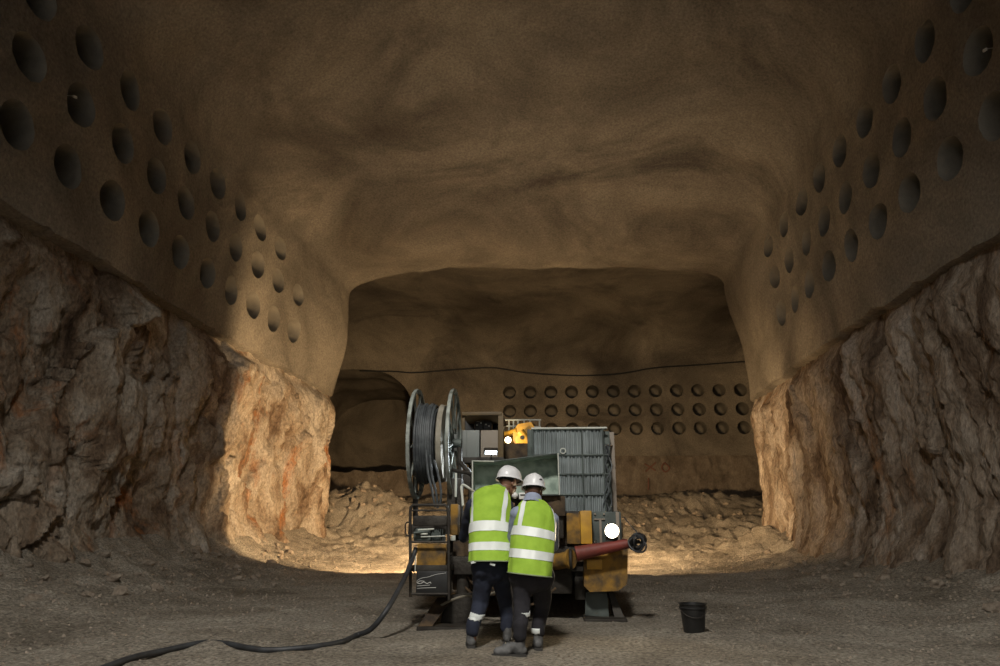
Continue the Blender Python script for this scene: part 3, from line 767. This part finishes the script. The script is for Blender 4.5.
# ---- hose reel
Yr = 9.55
cL, cR = P(417.5,443.5,Yr), P(454,442,Yr); R0 = .72
rc = Vector((0, Yr, cL.z))
reel = MB().cyl((cL.x+.02,Yr,rc.z),(cR.x-.02,Yr,rc.z),.22,n=28).cyl((cL.x-.04,Yr,rc.z),(cR.x+.10,Yr,rc.z),.06,n=16).build('hose_reel', M['galv_dark'], mc)
for cx in (cL.x, cR.x):
    f = MB(); c_ = Vector((cx, Yr, rc.z)); N = 64
    f.lathe([(R0-.05,-.022),(R0,-.022),(R0+.006,0),(R0,.022),(R0-.05,.022),(R0-.056,0),(R0-.05,-.022)], c_, N, Matrix.Rotation(PI/2,3,'Y'))
    f.build('rim', M['reel'], reel)
    for k in range(10):
        a = 2*PI*k/10+.2; d0 = Vector((0, math.cos(a), math.sin(a)))
        MB().cyl(c_+d0*.20, c_+d0*(R0-.04), .016, n=8).build('spoke', M['reel'], reel)
xf = P(441.5,444,Yr).x
MB().lathe([(.2,-.012),(.50,-.012),(.515,0),(.50,.06),(.2,.06)], (xf,Yr,rc.z), 56, Matrix.Rotation(PI/2,3,'Y')).build('flange', M['flange'], reel)
hc = MB(); xa, xb = P(421,444,Yr).x, P(437,444,Yr).x
nw = 9
for lay in range(3):
    for k in range(nw):
        x = xa+(xb-xa)*(k+.5*(lay%2))/(nw-.5); hc.torus((x, Yr, rc.z), (1,.0,.015*math.sin(k*2)), .40+.052*lay+.012*math.sin(k*1.9+lay), .0205, 44, 6)
hc.cyl((xa,Yr,rc.z),(xb,Yr,rc.z),.39,n=32)
hc.build('wound_hose', M['rubber_grey'], reel)
ht = MB()
for (p0, p1, p2, p3) in (((430,455),(432,475),(436,492),(438,508)),((426,450),(428,472),(432,490),(435,507)),((434,460),(439,478),(441,492),(440,506))):
    ht.tube(spline([P(*p0,Yr-.50),P(*p1,Yr-.55),P(*p2,Yr-.58),P(*p3,9.0)],6), .015, 8)
ht.build('hanging_hose', M['rubber_grey'], reel)
rs = MB()
for px in (414, 450, 459):
    x = P(px,480,Yr).x; rs.cyl((x,Yr,rc.z),(x+.02,Yr+.1,1.1),.035,n=10)
rs.bb((P(412,500,Yr).x,Yr-.2,1.0),(P(466,500,Yr).x,Yr+.4,1.12),.01)
rs.pbox(446,478,462,530,9.3,.2,.03)
rs.cyl(P(461,463,9.4),P(474,478,9.2),.03).cyl(P(452,470,9.35),P(472,474,9.2),.022)
rs.build('reel_stand', M['dark_steel'], mc)
MB().pbox(454.5,473,457,497,9.2,.03,.004).build('marker_strip', M['edge'], mc)
MB().tube(spline([P(463,506,8.3),P(462.2,496,8.35),P(461.5,487,8.4),P(464,485,8.4),P(470,489,8.42),P(475,492,8.5)],6), .014, 8).build('handle', M['edge'], mc)
MB().pbox(450.5,535.5,455.5,540.5,8.75,.02,.003).build('marker_plate', M['edge'], mc)
MB().pbox(450,504,458,535,8.95,.25,.012).build('panel', M['yellow_mud'], mc)
MB().pbox(452,541,472,590,8.95,.35,.02).build('rear_block', M['rust'], mc)
# ---- power pack in a tubular rack
Yp = 8.35
pp = MB()
def rp(x, y, dy=0): return P(x, y, Yp+dy)
for dy in (0, .42):
    pp.tube([rp(410.5,597,dy),rp(410.2,512,dy),rp(410.8,507.5,dy),rp(413,505,dy),rp(445,505,dy),rp(447.6,507.5,dy),rp(448.4,512,dy),rp(449,600,dy)], .017, 10)
for x in (411,448): 
    for y in (510, 552, 594): pp.cyl(rp(x,y),rp(x,y,.42),.014,n=8)
pp.cyl(rp(410,510.5),rp(448,510.5),.010,n=8).cyl(rp(410,594),rp(449,594),.014,n=8).cyl(rp(410,542),rp(449,542),.012,n=8)
pp.tube([rp(410,522),rp(406.5,522.5),rp(405.4,525),rp(405.4,533),rp(406.5,535.5),rp(410,536)], .009, 8)
pk = pp.build('power_pack', M['dark_steel'], mc)
MB().pbox(412.5,515.5,447,526,Yp+.03,.36,.02).build('fuel_tank', M['dark_steel'], pk)
en = MB(); en.pbox(413,528,431,541,Yp+.10,.28,.02).cyl(rp(436,535,.08),rp(436,535,.3),.055,n=20).ell(rp(420,531,.08),(.06,.04,.04)).cyl(rp(414,533,.04),rp(430,531,.06),.014)
for k in range(6): en.pbox(432+2*k,529,432.8+2*k,541,Yp+.06,.25,.002)
en.build('engine', M['galv_dark'], pk)
e2 = MB().cyl(rp(418,530,.05),rp(434,529,.05),.010).ell(rp(424,534,.06),(.045,.02,.014)).cyl(rp(421,537,.05),rp(445,536,.05),.007).build('pipework', M['edge'], pk)
MB().pbox(416.5,544,446,569,Yp+.08,.3,.01).build('pump_cover', M['yellow_mud'], pk)
MB().pbox(414.6,556,416,571,Yp-.005,.02,.003).build('steel_strip', M['edge'], pk)
lb = MB().pbox(415.5,571,448,596,Yp+.0,.38,.02).build('battery_box', M['black_plastic'], pk)
lg = MB()
lw = lambda pts, r=.004: lg.tube(spline([P(a,b,Yp-.004) for a,b in pts],5), r, 5)
lw([(416.5,582.5),(418,580),(422,578),(428,577),(436,574.5),(446,573)], .0025); lw([(417,583),(420,581),(424,581.5),(420,583.5),(417.5,583)]); lw([(421,583.5),(424,582),(427,583.5),(430,582.2),(431,583.5)]); lw([(417,586),(430,585)], .003); lw([(417,588.5),(424,588),(436,587.6)], .003)
lg.build('lettering', M['logo'], lb)
MB().bb((P(410,600,Yp).x, Yp+.05, .60), (P(449,600,Yp).x, 9.3, .67), .01).build('rack_arm', M['dark_steel'], mc)
# ------------------------------------------------------------------ big hose on the ground
hp = [P(416,548,8.45), P(412,560,8.35), P(403.6,580,8.0)]
hp += [P(387,609.5,7.6)]
def gp(px, py, lift=.022):
    q = PZ(px, py); return Vector((q.x, q.y, fz(q.x,q.y)+lift))
hp += [PZ(371,629,.10), gp(356,639,.03), gp(340,645.5), gp(311,650), gp(265,652), gp(228,649.5,.004), gp(211,648.5,-.02), gp(196,650,-.002), gp(166,655), gp(131,664), gp(90,676), gp(40,690)]
tag(MB().tube(spline(hp, 10), .027, 10).build('hose', M['rubber']), 'thick black hose curving from the machine across the ground to the left', 'hose')
# ------------------------------------------------------------------ people
def cap(mb, a, b, ra, rb=None, n=14):
    rb = ra if rb is None else rb; a, b = Vector(a), Vector(b)
    mb.cyl(a, b, ra, rb, n); mb.ell(a, (ra,ra,ra), None, n, 10); mb.ell(b, (rb,rb,rb), None, n, 10)
def loft_fn(rings):
    """rings: (centre, right vec, back vec, half width, half depth); returns S(t, phi)"""
    def S(t, ph, off=0.0):
        x = t*(len(rings)-1); i = min(int(x), len(rings)-2); k = x-i
        def at_(i):
            return rings[max(0, min(len(rings)-1, i))]
        r = [at_(i-1), at_(i), at_(i+1), at_(i+2)]
        def cr(v): return .5*((2*v[1])+(v[2]-v[0])*k+(2*v[0]-5*v[1]+4*v[2]-v[3])*k*k+(3*v[1]-v[0]-3*v[2]+v[3])*k**3)
        c = cr([q[0] for q in r]); R = cr([q[1] for q in r]).normalized(); B = cr([q[2] for q in r]).normalized()
        a = cr([q[3] for q in r])+off; b = cr([q[4] for q in r])+off
        cs, sn = math.cos(ph), math.sin(ph); e = .85
        fold = .016*fbm((2.2*math.cos(ph), 2.2*math.sin(ph), t*3.2+a*9), 4, .9)
        return c + R*((a+fold)*math.copysign(abs(cs)**e, cs)) + B*((b+fold)*math.copysign(abs(sn)**e, sn))
    return S
def hand(mb, wrist, d, palm_n, s=1, curl=.7):
    d = Vector(d).normalized(); pn = Vector(palm_n); pn = (pn-d*pn.dot(d)).normalized(); side = d.cross(pn)*s
    rot = Matrix((side, d, pn)).transposed()
    wrist = Vector(wrist)
    mb.ell(wrist+d*.05, (.040,.052,.016), rot, 16, 12)
    cap(mb, wrist-d*.03, wrist+d*.02, .027, .028)
    for k, (off, L) in enumerate(((-.029,.070),(-.010,.079),(.010,.074),(.028,.058))):
        p = wrist + d*.088 + side*off; a = .25
        for j, f in enumerate((.45,.32,.23)):
            dr = d*math.cos(a) + pn*math.sin(a); q = p + dr*L*f*1.15; cap(mb, p, q, .0092-.0009*j, .0085-.0009*j, 10); p = q; a += curl
    p = wrist + d*.025 - side*.030
    for j, (L, a) in enumerate(((.042,.2),(.03,.5),(.024,.8))):
        dr = (-side*(.75-.3*j) + d*.75 + pn*a).normalized(); q = p+dr*L; cap(mb, p, q, .012-.0012*j, .0105-.001*j, 10); p = q
def head(mb, c, fwd, up):
    fwd = Vector(fwd).normalized(); up = Vector(up); up = (up-fwd*up.dot(fwd)).normalized(); rt = fwd.cross(up)
    rot = Matrix((rt, fwd, up)).transposed()
    c = Vector(c); w = lambda x, y, z: c + rt*x + fwd*y + up*z
    mb.ell(w(0,-.012,.025), (.077,.095,.092), rot); mb.ell(w(0,.025,-.045), (.058,.066,.070), rot); mb.ell(w(0,.052,-.088), (.030,.026,.022), rot)
    cap(mb, w(0,.085,.015), w(0,.108,-.024), .010, .015); mb.ell(w(.011,.098,-.028),(.009,.010,.008),rot); mb.ell(w(-.011,.098,-.028),(.009,.010,.008),rot)
    mb.ell(w(0,.084,-.055), (.026,.011,.007), rot); mb.ell(w(0,.082,-.067), (.022,.011,.008), rot)
    for s in (-1,1):
        mb.ell(w(s*.032,.076,.028), (.022,.014,.008), rot); mb.ell(w(s*.040,.062,-.02), (.024,.022,.02), rot)
        mb.ell(w(s*.079,-.008,-.008), (.010,.020,.032), rot)
    return w, rot
def helmet(parent, c, fwd, up, s=1.0, badge=None):
    fwd = Vector(fwd).normalized(); up = Vector(up); up = (up-fwd*up.dot(fwd)).normalized(); rt = fwd.cross(up)
    rot = Matrix((rt, fwd, up)).transposed(); c = Vector(c)
    def S(t, ph, o=0):
        cs, sn = math.cos(ph), math.sin(ph)
        if t <= 1:     # shell
            a = t*PI/2; r = math.sin(a); z = math.cos(a)**.9
            x, y, zz = (.118+o)*r*cs, (.142+o)*r*sn, (.135+o)*z
            ridge = .006*math.exp(-(x/.018)**2)*(1 if t < .8 else 0); zz += ridge
        else:          # brim, longer in front
            k = t-1; ext = .014 + .045*max(0, sn)**3
            x, y, zz = (.118+ext*k)*cs, (.142+ext*k*1.1)*sn, -.022*k
        return c + rot@(Vector((x, y, zz))*s)
    m = MB(); ts = [0.02]+[i/14 for i in range(1,15)]+[1.5,2.0]
    phs = [2*PI*k/40 for k in range(40)]
    V = m.grid(S, ts, phs, True); m.bm.faces.new(V[0])
    Vi = m.grid(lambda t, ph: c + (S(t, ph)-c)*.97 if t < 1.2 else S(t,ph)-up*.004, ts, phs, True); m.bm.faces.new(Vi[0][::-1])
    for k in range(40):
        k2 = (k+1)%40; m.bm.faces.new((V[-1][k], V[-1][k2], Vi[-1][k2], Vi[-1][k]))
    h_ = m.build('hard_hat', M['helmet'], parent)
    MB().tube([c + rot@(Vector((.112*math.cos(t), .134*math.sin(t), -.012))*s) for t in phs], .007, 6, True).build('sweatband', M['black_cloth'], h_)
    if badge:
        ph, t = badge; q = S(t, ph); n_ = (q-c).normalized()
        MB().box(q, (.034,.016,.006), n_.to_track_quat('Z','Y').to_matrix(), .003).build('badge', M['black_plastic'], h_)
    return h_
def boot(parent, heel, toe_dir, h=.17, s=1.0):
    heel = Vector(heel); d = Vector(toe_dir); d.z = 0; d.normalize(); sd = Vector((d.y, -d.x, 0)); up = Vector((0,0,1))
    rot = Matrix((sd, d, up)).transposed()
    m = MB(); m.ell(heel+d*.05+up*.055, (.044,.07,.05), rot); m.ell(heel+d*.19*s+up*.048, (.050,.085,.044), rot); m.ell(heel+d*.12+up*.075,(.040,.09,.050),rot)
    cap(m, heel+d*.05+up*.06, heel+d*.04+up*(h-.03), .048, .046); m.ell(heel+d*.235*s+up*.045,(.045,.045,.038),rot)
    b_ = m.build('boot', M['boot'], parent, remesh=.008, smooth_it=3)
    so = MB()
    so.prism([heel + d*y + sd*x + up*.0 for x, y in ((-.035,-.01),(-.045,.05),(-.040,.13),(-.052,.20),(-.045,.265),(-.02,.295),(.02,.295),(.045,.265),(.052,.20),(.040,.13),(.045,.05),(.035,-.01))], up*.026)
    so.build('sole', M['sole'], b_)
    for k in range(4):
        q = heel + d*(.20-.028*k) + up*(.098+.017*k); MB().cyl(q-sd*.025, q+sd*.025, .004, n=6).build('lace', M['flange'] if k % 2 else M['boot'], b_)
    return b_
def person(base, label, o):
    root = empty('person', base, label, 'person'); J = o
    # --- body: one continuous mesh
    b = MB()
    cap(b, J['pelvis'], J['chest'], .125, .135, 18); cap(b, J['hipL'], J['hipR'], .105); cap(b, J['shL'], J['shR'], .060); cap(b, J['chest'], J['neck'], .10, .055); cap(b, J['neck'], J['headc'], .056, .058)
    for s in 'LR':
        cap(b, J['hip'+s], J['kn'+s], .085, .056); cap(b, J['kn'+s], J['an'+s], .056, .038)
        cap(b, J['an'+s], J['an'+s]+Vector((0,0,-.05)), .038, .034)
        cap(b, J['sh'+s], J['el'+s], .054, .040); cap(b, J['el'+s], J['wr'+s], .040, .027)
        hand(b, J['wr'+s], J['hd'+s], J['pn'+s], 1 if s == 'L' else -1)
    w, rot = head(b, J['headc'], J['face'], J['hup'])
    body = b.build('body', J['skin'], root, remesh=.0062, smooth_it=2)
    hr = MB()
    def hs(t, ph): 
        a = .10+t*1.72; r = math.sin(a); return w(.084*r*math.cos(ph), -.020+.098*r*math.sin(ph), .022+.100*math.cos(a))
    hv = [PI*.95+k*(PI*1.10)/24 for k in range(25)]
    hr.grid(lambda t, ph: hs(t, ph), [i/10 for i in range(11)], hv); hr.grid(lambda t, ph: hs(t, ph)*.97+w(0,0,0)*.03, [i/10 for i in range(11)], hv)
    hr.build('hair', M['hair'], root)
    for s in (-1,1): MB().ell(w(s*.030,.078,.018), (.011,.008,.007), rot, 12, 8).build('eye', M['eye'], body)
    # --- trousers
    t = MB(); cap(t, J['hipL'], J['hipR'], .128, .128, 18); cap(t, (J['hipL']+J['hipR'])/2, J['pelvis'], .15, .15, 18)
    for s in 'LR':
        k = J['kn'+s]; h_ = J['hip'+s]; a_ = J['an'+s]
        cap(t, h_, k, J.get('thr',.108), .078); cap(t, k, a_+Vector((0,0,.07)), .078, J.get('cuf',.066)-.008)
        cap(t, a_+Vector((0,0,.12)), a_+Vector((0,-.005,.045)), .060, .062)
    tr_ = t.build('trousers', J['tm'], root, remesh=.011, smooth_it=4)
    for v in tr_.data.vertices:
        q = v.co; v.co = q + v.normal*(.010*fbm((q.x*1.0,q.y,q.z*.8),3,9))
    for bd in J.get('bands', []):
        p, dr, hh, filt = bd
        dr = Vector(dr).normalized(); me_ = tr_.data; vv = {}; ff = []; vl = []
        for pl in me_.polygons:
            q = pl.center - Vector(p)
            if abs(q.dot(dr)) < hh and (q-dr*q.dot(dr)).length < .105 and (filt is None or pl.normal.dot(Vector(filt)) > .35):
                f = []
                for vi in pl.vertices:
                    if vi not in vv: vv[vi] = len(vl); vl.append(me_.vertices[vi].co + me_.vertices[vi].normal*.004)
                    f.append(vv[vi])
                ff.append(f)
        if ff:
            bb_ = mk('reflective_band', vl, ff, M['tape']); bb_.parent = tr_
            sd = bb_.modifiers.new('t','SOLIDIFY'); sd.thickness = .003
    # --- sleeves
    for s in 'LR':
        m = MB(); cap(m, J['sh'+s], J['el'+s], .078, .058); cap(m, J['el'+s], J['wr'+s]-(J['wr'+s]-J['el'+s]).normalized()*.02, .060, .043)
        so = m.build('sleeve', J['sm'], root, remesh=.010, smooth_it=3)
        for v in so.data.vertices: q = v.co; v.co = q + v.normal*(.007*fbm(q,3,12))
    # --- vest
    S = loft_fn(J['rings']); m = MB(); NT, NP = 44, 56
    phs = [2*PI*k/NP for k in range(NP)]
    tt = [i/NT for i in range(NT+1)]
    Vo = m.grid(lambda t_, ph: S(t_, ph), tt, phs, True); Vi = m.grid(lambda t_, ph: S(t_, ph, -.008), tt, phs, True)
    for k in range(NP):
        k2 = (k+1)%NP
        m.bm.faces.new((Vo[0][k],Vo[0][k2],Vi[0][k2],Vi[0][k])); m.bm.faces.new((Vo[-1][k],Vo[-1][k2],Vi[-1][k2],Vi[-1][k]))
    vest = m.build('vest', M['vest'], root)
    for t0, t1 in J['hb']:
        m = MB(); m.grid(lambda t_, ph: S(t_, ph, .004), [t0+(t1-t0)*i/5 for i in range(6)], phs, True); bo_ = m.build('reflective_band', M['tape'], vest)
    for (pa, ta), (pb, tb), wd in J['vb']:
        m = MB(); n = 26
        def vbf(u, k):
            ph = pa+(pb-pa)*u; return S(ta+(tb-ta)*u, ph+wd*k, .0045)
        m.grid(vbf, [i/n for i in range(n+1)], [-1,-.5,0,.5,1]); m.build('reflective_band', M['tape'], vest)
    for tE in (0.004, .998):
        MB().tube([S(tE, ph, .001) for ph in phs], .006, 6, True).build('hem', M['tape_bind'] if not J.get('collar') or tE < .5 else M['shirt'], vest)
    if J.get('collar'):
        m = MB(); c0 = J['neck']; ax = (J['headc']-J['neck']).normalized(); q = ax.to_track_quat('Z','Y')
        m.lathe([(.125,-.055),(.098,-.005),(.084,.045),(.082,.060),(.074,.060),(.076,.04),(.09,-.005),(.115,-.055)], c0, 28, q.to_matrix()); m.build('collar', J['cm'], root, remesh=None)
    helmet(root, w(0,-.008,.062), J.get('hface',J['face']), J['hup'], J.get('hs',1), J.get('badge'))
    return root
X = Vector((1,0,0))
def rg(c, a, b, lean=0.0, yaw=0.0, roll=0.0):
    """torso ring; lean tips the top away from the camera"""
    R = Vector((math.cos(yaw)*math.cos(roll), math.sin(yaw), math.sin(roll)))
    B = Vector((math.sin(yaw)*.5, -math.cos(lean), math.sin(lean))).normalized()
    B = (B - R*B.dot(R)).normalized()
    return (c, R, B, a, b)
# left man: leaning forwards and to the right, head turned down to the right
fL = PZ(469.5, 649); Y1 = fL.y; zf1 = fz(fL.x, fL.y)-.004
y1 = 7.15
fR = Vector((P(507,600,7.5).x, 7.45, 0)); fR.z = fz(fR.x, fR.y)
J1 = dict(skin=M['skin'], tm=M['navy'], sm=M['navy'], thr=.112, cuf=.064,
    pelvis=P(490,556,y1+.12), chest=P(491,520,y1+.36), neck=P(500,495,y1+.52), headc=P(508.5,484,y1+.62),
    hipL=P(484,568,y1+.10), hipR=P(500,568,y1+.16), knL=P(480.5,603,Y1+.25), anL=Vector((fL.x+.02, fL.y+.06, .10)),
    knR=P(506,603,7.55), anR=fR+Vector((0,.06,.10)),
    shL=P(473,506,y1+.42), shR=P(507,507,y1+.46), elL=P(464,537,y1+.72), elR=P(512,527,y1+.80),
    wrL=P(472,520,y1+1.05), wrR=P(510,505,y1+1.08), hdL=Vector((.3,1,.3)), hdR=Vector((.1,1,.25)), pnL=Vector((0,0,-1)), pnR=Vector((0,0,-1)),
    face=Vector((.62,.62,-.42)), hface=Vector((.66,.66,-.20)), hup=Vector((.12,.30,1)), hs=1.0,
    rings=[rg(P(490.5,562.5,y1+.10), .208,.200,.10,.05), rg(P(490.5,550,y1+.14), .208,.180,.15,.05), rg(P(490.5,536,y1+.21), .205,.150,.25,.05), rg(P(490.5,520,y1+.31), .205,.150,.35,.05,-.03),
           rg(P(490.5,506,y1+.41), .212,.150,.45,.05,-.05), rg(P(490.5,498,y1+.48), .206,.125,.7,.05,-.05), rg(P(494.5,493,y1+.52), .145,.095,.9,.05,-.12), rg(P(498,490.5,y1+.53), .085,.080,.9,.05,-.15)],
    hb=[(.120,.200),(.300,.380)], vb=[((PI*.83,.97),(PI*.83,.38),.13),((PI*.20,.86),(PI*.31,.38),.14)],
    bands=[(P(478.5,617.5,7.17), (.22,-.1,1), .021, None)])
base1 = Vector((fL.x, fL.y, zf1))
p1 = person(base1, 'person on the left in white hard hat, lime vest and navy workwear, bent over machine', J1)
boot(p1, Vector((fL.x+.015, fL.y+.02, zf1)), (-.12,1,0)); boot(p1, Vector((fR.x, fR.y, fR.z-.004)), (.1,1,0))
for (a,b) in ((473.5,562.3),(492.5,564.4)):
    MB().box(P(a,b,y1-.075), (.05,.012,.020), Matrix.Rotation(-.25 if a < 480 else .3,3,'Y'), .003).build('shirt_tag', M['tape'], p1)
# right man: seen from behind, head bowed, left arm bent forwards
gL, gR = PZ(521, 655), PZ(538.5, 650)
y2 = 6.92
J2 = dict(skin=M['skin2'], tm=M['black_cloth'], sm=M['shirt'], thr=.106, cuf=.068,
    pelvis=P(531,566,y2+.06), chest=P(533,528,y2+.22), neck=P(532.5,502,y2+.34), headc=P(533.5,492,y2+.40),
    hipL=P(522,577,y2+.04), hipR=P(541,577,y2+.06), knL=P(521.5,607,gL.y+.16), anL=Vector((gL.x-.01, gL.y+.02, .11)),
    knR=P(542.5,606,gR.y+.16), anR=Vector((gR.x, gR.y+.05, .11)),
    shL=P(518,514,y2+.24), shR=P(551,520,y2+.26), elL=P(512.5,540,y2+.36), elR=P(553,546,y2+.46),
    wrL=P(514,516,y2+.68), wrR=P(536,524,y2+.78), hdL=Vector((.25,1,.35)), hdR=Vector((-.2,1,.3)), pnL=Vector((.3,0,-1)), pnR=Vector((-.3,0,-1)),
    face=Vector((-.22,.86,-.42)), hface=Vector((-.25,1,-.18)), hup=Vector((.02,.34,1)), hs=.93, collar=True, cm=M['shirt'], badge=(-PI*.36,.80),
    rings=[rg(P(530.5,575,y2+.06), .205,.215,.05,-.05,-.10), rg(P(531,560,y2+.09), .200,.190,.08,-.05,-.10), rg(P(532,545,y2+.13), .200,.160,.12,-.05,-.12), rg(P(534,530,y2+.19), .202,.145,.2,-.05,-.16),
           rg(P(535,518,y2+.24), .200,.142,.3,-.05,-.20), rg(P(534.5,510,y2+.29), .184,.118,.5,-.05,-.16), rg(P(534,506,y2+.32), .135,.100,.8,-.05,-.10), rg(P(533,504.5,y2+.33), .098,.088,.9,-.05,0)],
    hb=[(.145,.225),(.345,.425)], vb=[((PI*.66,.985),(PI*.71,.42),.13),((PI*.12,.80),(PI*.08,.42),.13)],
    bands=[(P(521.5,613,gL.y+.15), (0,-.1,1), .018, (.9,-.45,0)), (P(541.5,629.5,gR.y+.07), (0,-.1,1), .024, (-.9,-.45,0))])
base2 = Vector((gL.x, gL.y, fz(gL.x,gL.y)-.004))
p2 = person(base2, 'person on the right in white hard hat, lime vest, grey-blue shirt and black trousers', J2)
boot(p2, Vector((gL.x+.035, gL.y+.03, base2.z)), (-.95,-.10,0)); boot(p2, Vector((gR.x, gR.y, fz(gR.x,gR.y)-.004)), (-.05,1,0))
# ------------------------------------------------------------------ lights
def light(kind, name, loc, aim, power, col, **kw):
    l = bpy.data.lights.new(name, kind); l.energy = power; l.color = col
    for k, v in kw.items(): setattr(l, k, v)
    o = bpy.data.objects.new(name, l); C.objects.link(o); o.location = loc
    o.rotation_euler = Vector(aim).to_track_quat('-Z','Y').to_euler(); return o
WARM = (1,.68,.36)
# forward work lamps of the machine (they light the floor and rock beyond)
for x, ax, e, bl_sp in ((-1.35,-.22,3900,.17),(1.15,.22,520,.30)):
    lamp('work_lamp', (x, 18.75, 1.7), (ax,1,-.05), .11, M['lamp_warm'])
    light('SPOT', 'work_lamp_light', (x, 18.93, 1.7), (ax,1,-.02), e, WARM, spot_size=math.radians(172), spot_blend=bl_sp, shadow_soft_size=.14)
MB().bb((-1.65,18.5,2.07),(1.45,19.25,2.10),.01).build('added_light_cutoff', M['dark_steel'], mc)  # unseen plate added to keep lamp light off the ceiling
MB().cyl((-1.35,18.65,1.1),(-1.35,18.65,2.1),.03).cyl((1.15,18.65,.95),(1.15,18.65,2.1),.03).bb((-1.45,18.5,1.0),(1.25,18.7,1.12),.01).build('lamp_post', M['dark_steel'], mc)
for x, ax, e in ((-.9,-.42,7500),(.7,.42,5000)):  # extra unseen lamps added to brighten the rubble mounds
    lamp('work_lamp', (x, 18.75, 1.7), (ax,1,-.02), .11, M['lamp_warm'])
    light('SPOT', 'added_mound_beam', (x, 18.93, 1.7), (ax,1,.0), e, WARM, spot_size=math.radians(64), spot_blend=1.0, shadow_soft_size=.1)
# added uplight with a made-up lamp and post, put in to brighten the vault
lamp('work_lamp', (-.5, 17.6, 3.0), (0,.3,1), .12, M['lamp_warm'])
MB().cyl((-.5,17.6,2.3),(-.5,17.6,2.95),.03).build('lamp_post', M['dark_steel'], mc)
light('SPOT','added_vault_fill', (-.5,17.6,3.1), (0,.60,1), 760, (1,.80,.55), spot_size=math.radians(165), spot_blend=1.0, shadow_soft_size=.3)
# added unseen spot high over the camera to brighten floor and workers
light('SPOT','added_floor_fill', (-.8,0,9.5), (.6,9.0,-9.5), 4200, (1,.96,.88), spot_size=math.radians(104), spot_blend=1.0, shadow_soft_size=.6)
light('SPOT','headlight_light', P(612,531,8.9)+Vector((0,-.06,0)), (-.15,-1,.35), 60, (1,.80,.52), spot_size=math.radians(150), spot_blend=.5, shadow_soft_size=.06)
light('SPOT','cab_lamp_light', P(491,454,9.82), (.15,-.75,-.65), 60, (.85,.94,1), spot_size=math.radians(150), spot_blend=.4, shadow_soft_size=.06)
light('POINT','boom_lamp_light', P(509,438,Yf-.45), (0,-1,0), 22, (1,.78,.45), shadow_soft_size=.08)
# added area light behind the camera, standing in for daylight from an assumed mouth
light('AREA','daylight_stand_in', (-.6,-14,6.5), (0,1,-.10), 430, (1,.97,.92), shape='RECTANGLE', size=14, size_y=10)
w = bpy.data.worlds.new('world'); bpy.context.scene.world = w; w.use_nodes = True
bg = w.node_tree.nodes['Background']; bg.inputs[0].default_value = (.8,.9,1,1); bg.inputs[1].default_value = .003
sc_ = bpy.context.scene
sc_.view_settings.view_transform = 'Standard'; sc_.view_settings.look = 'None'; sc_.view_settings.gamma = 1; sc_.view_settings.use_curve_mapping = False
sc_.view_settings.exposure = 0.0
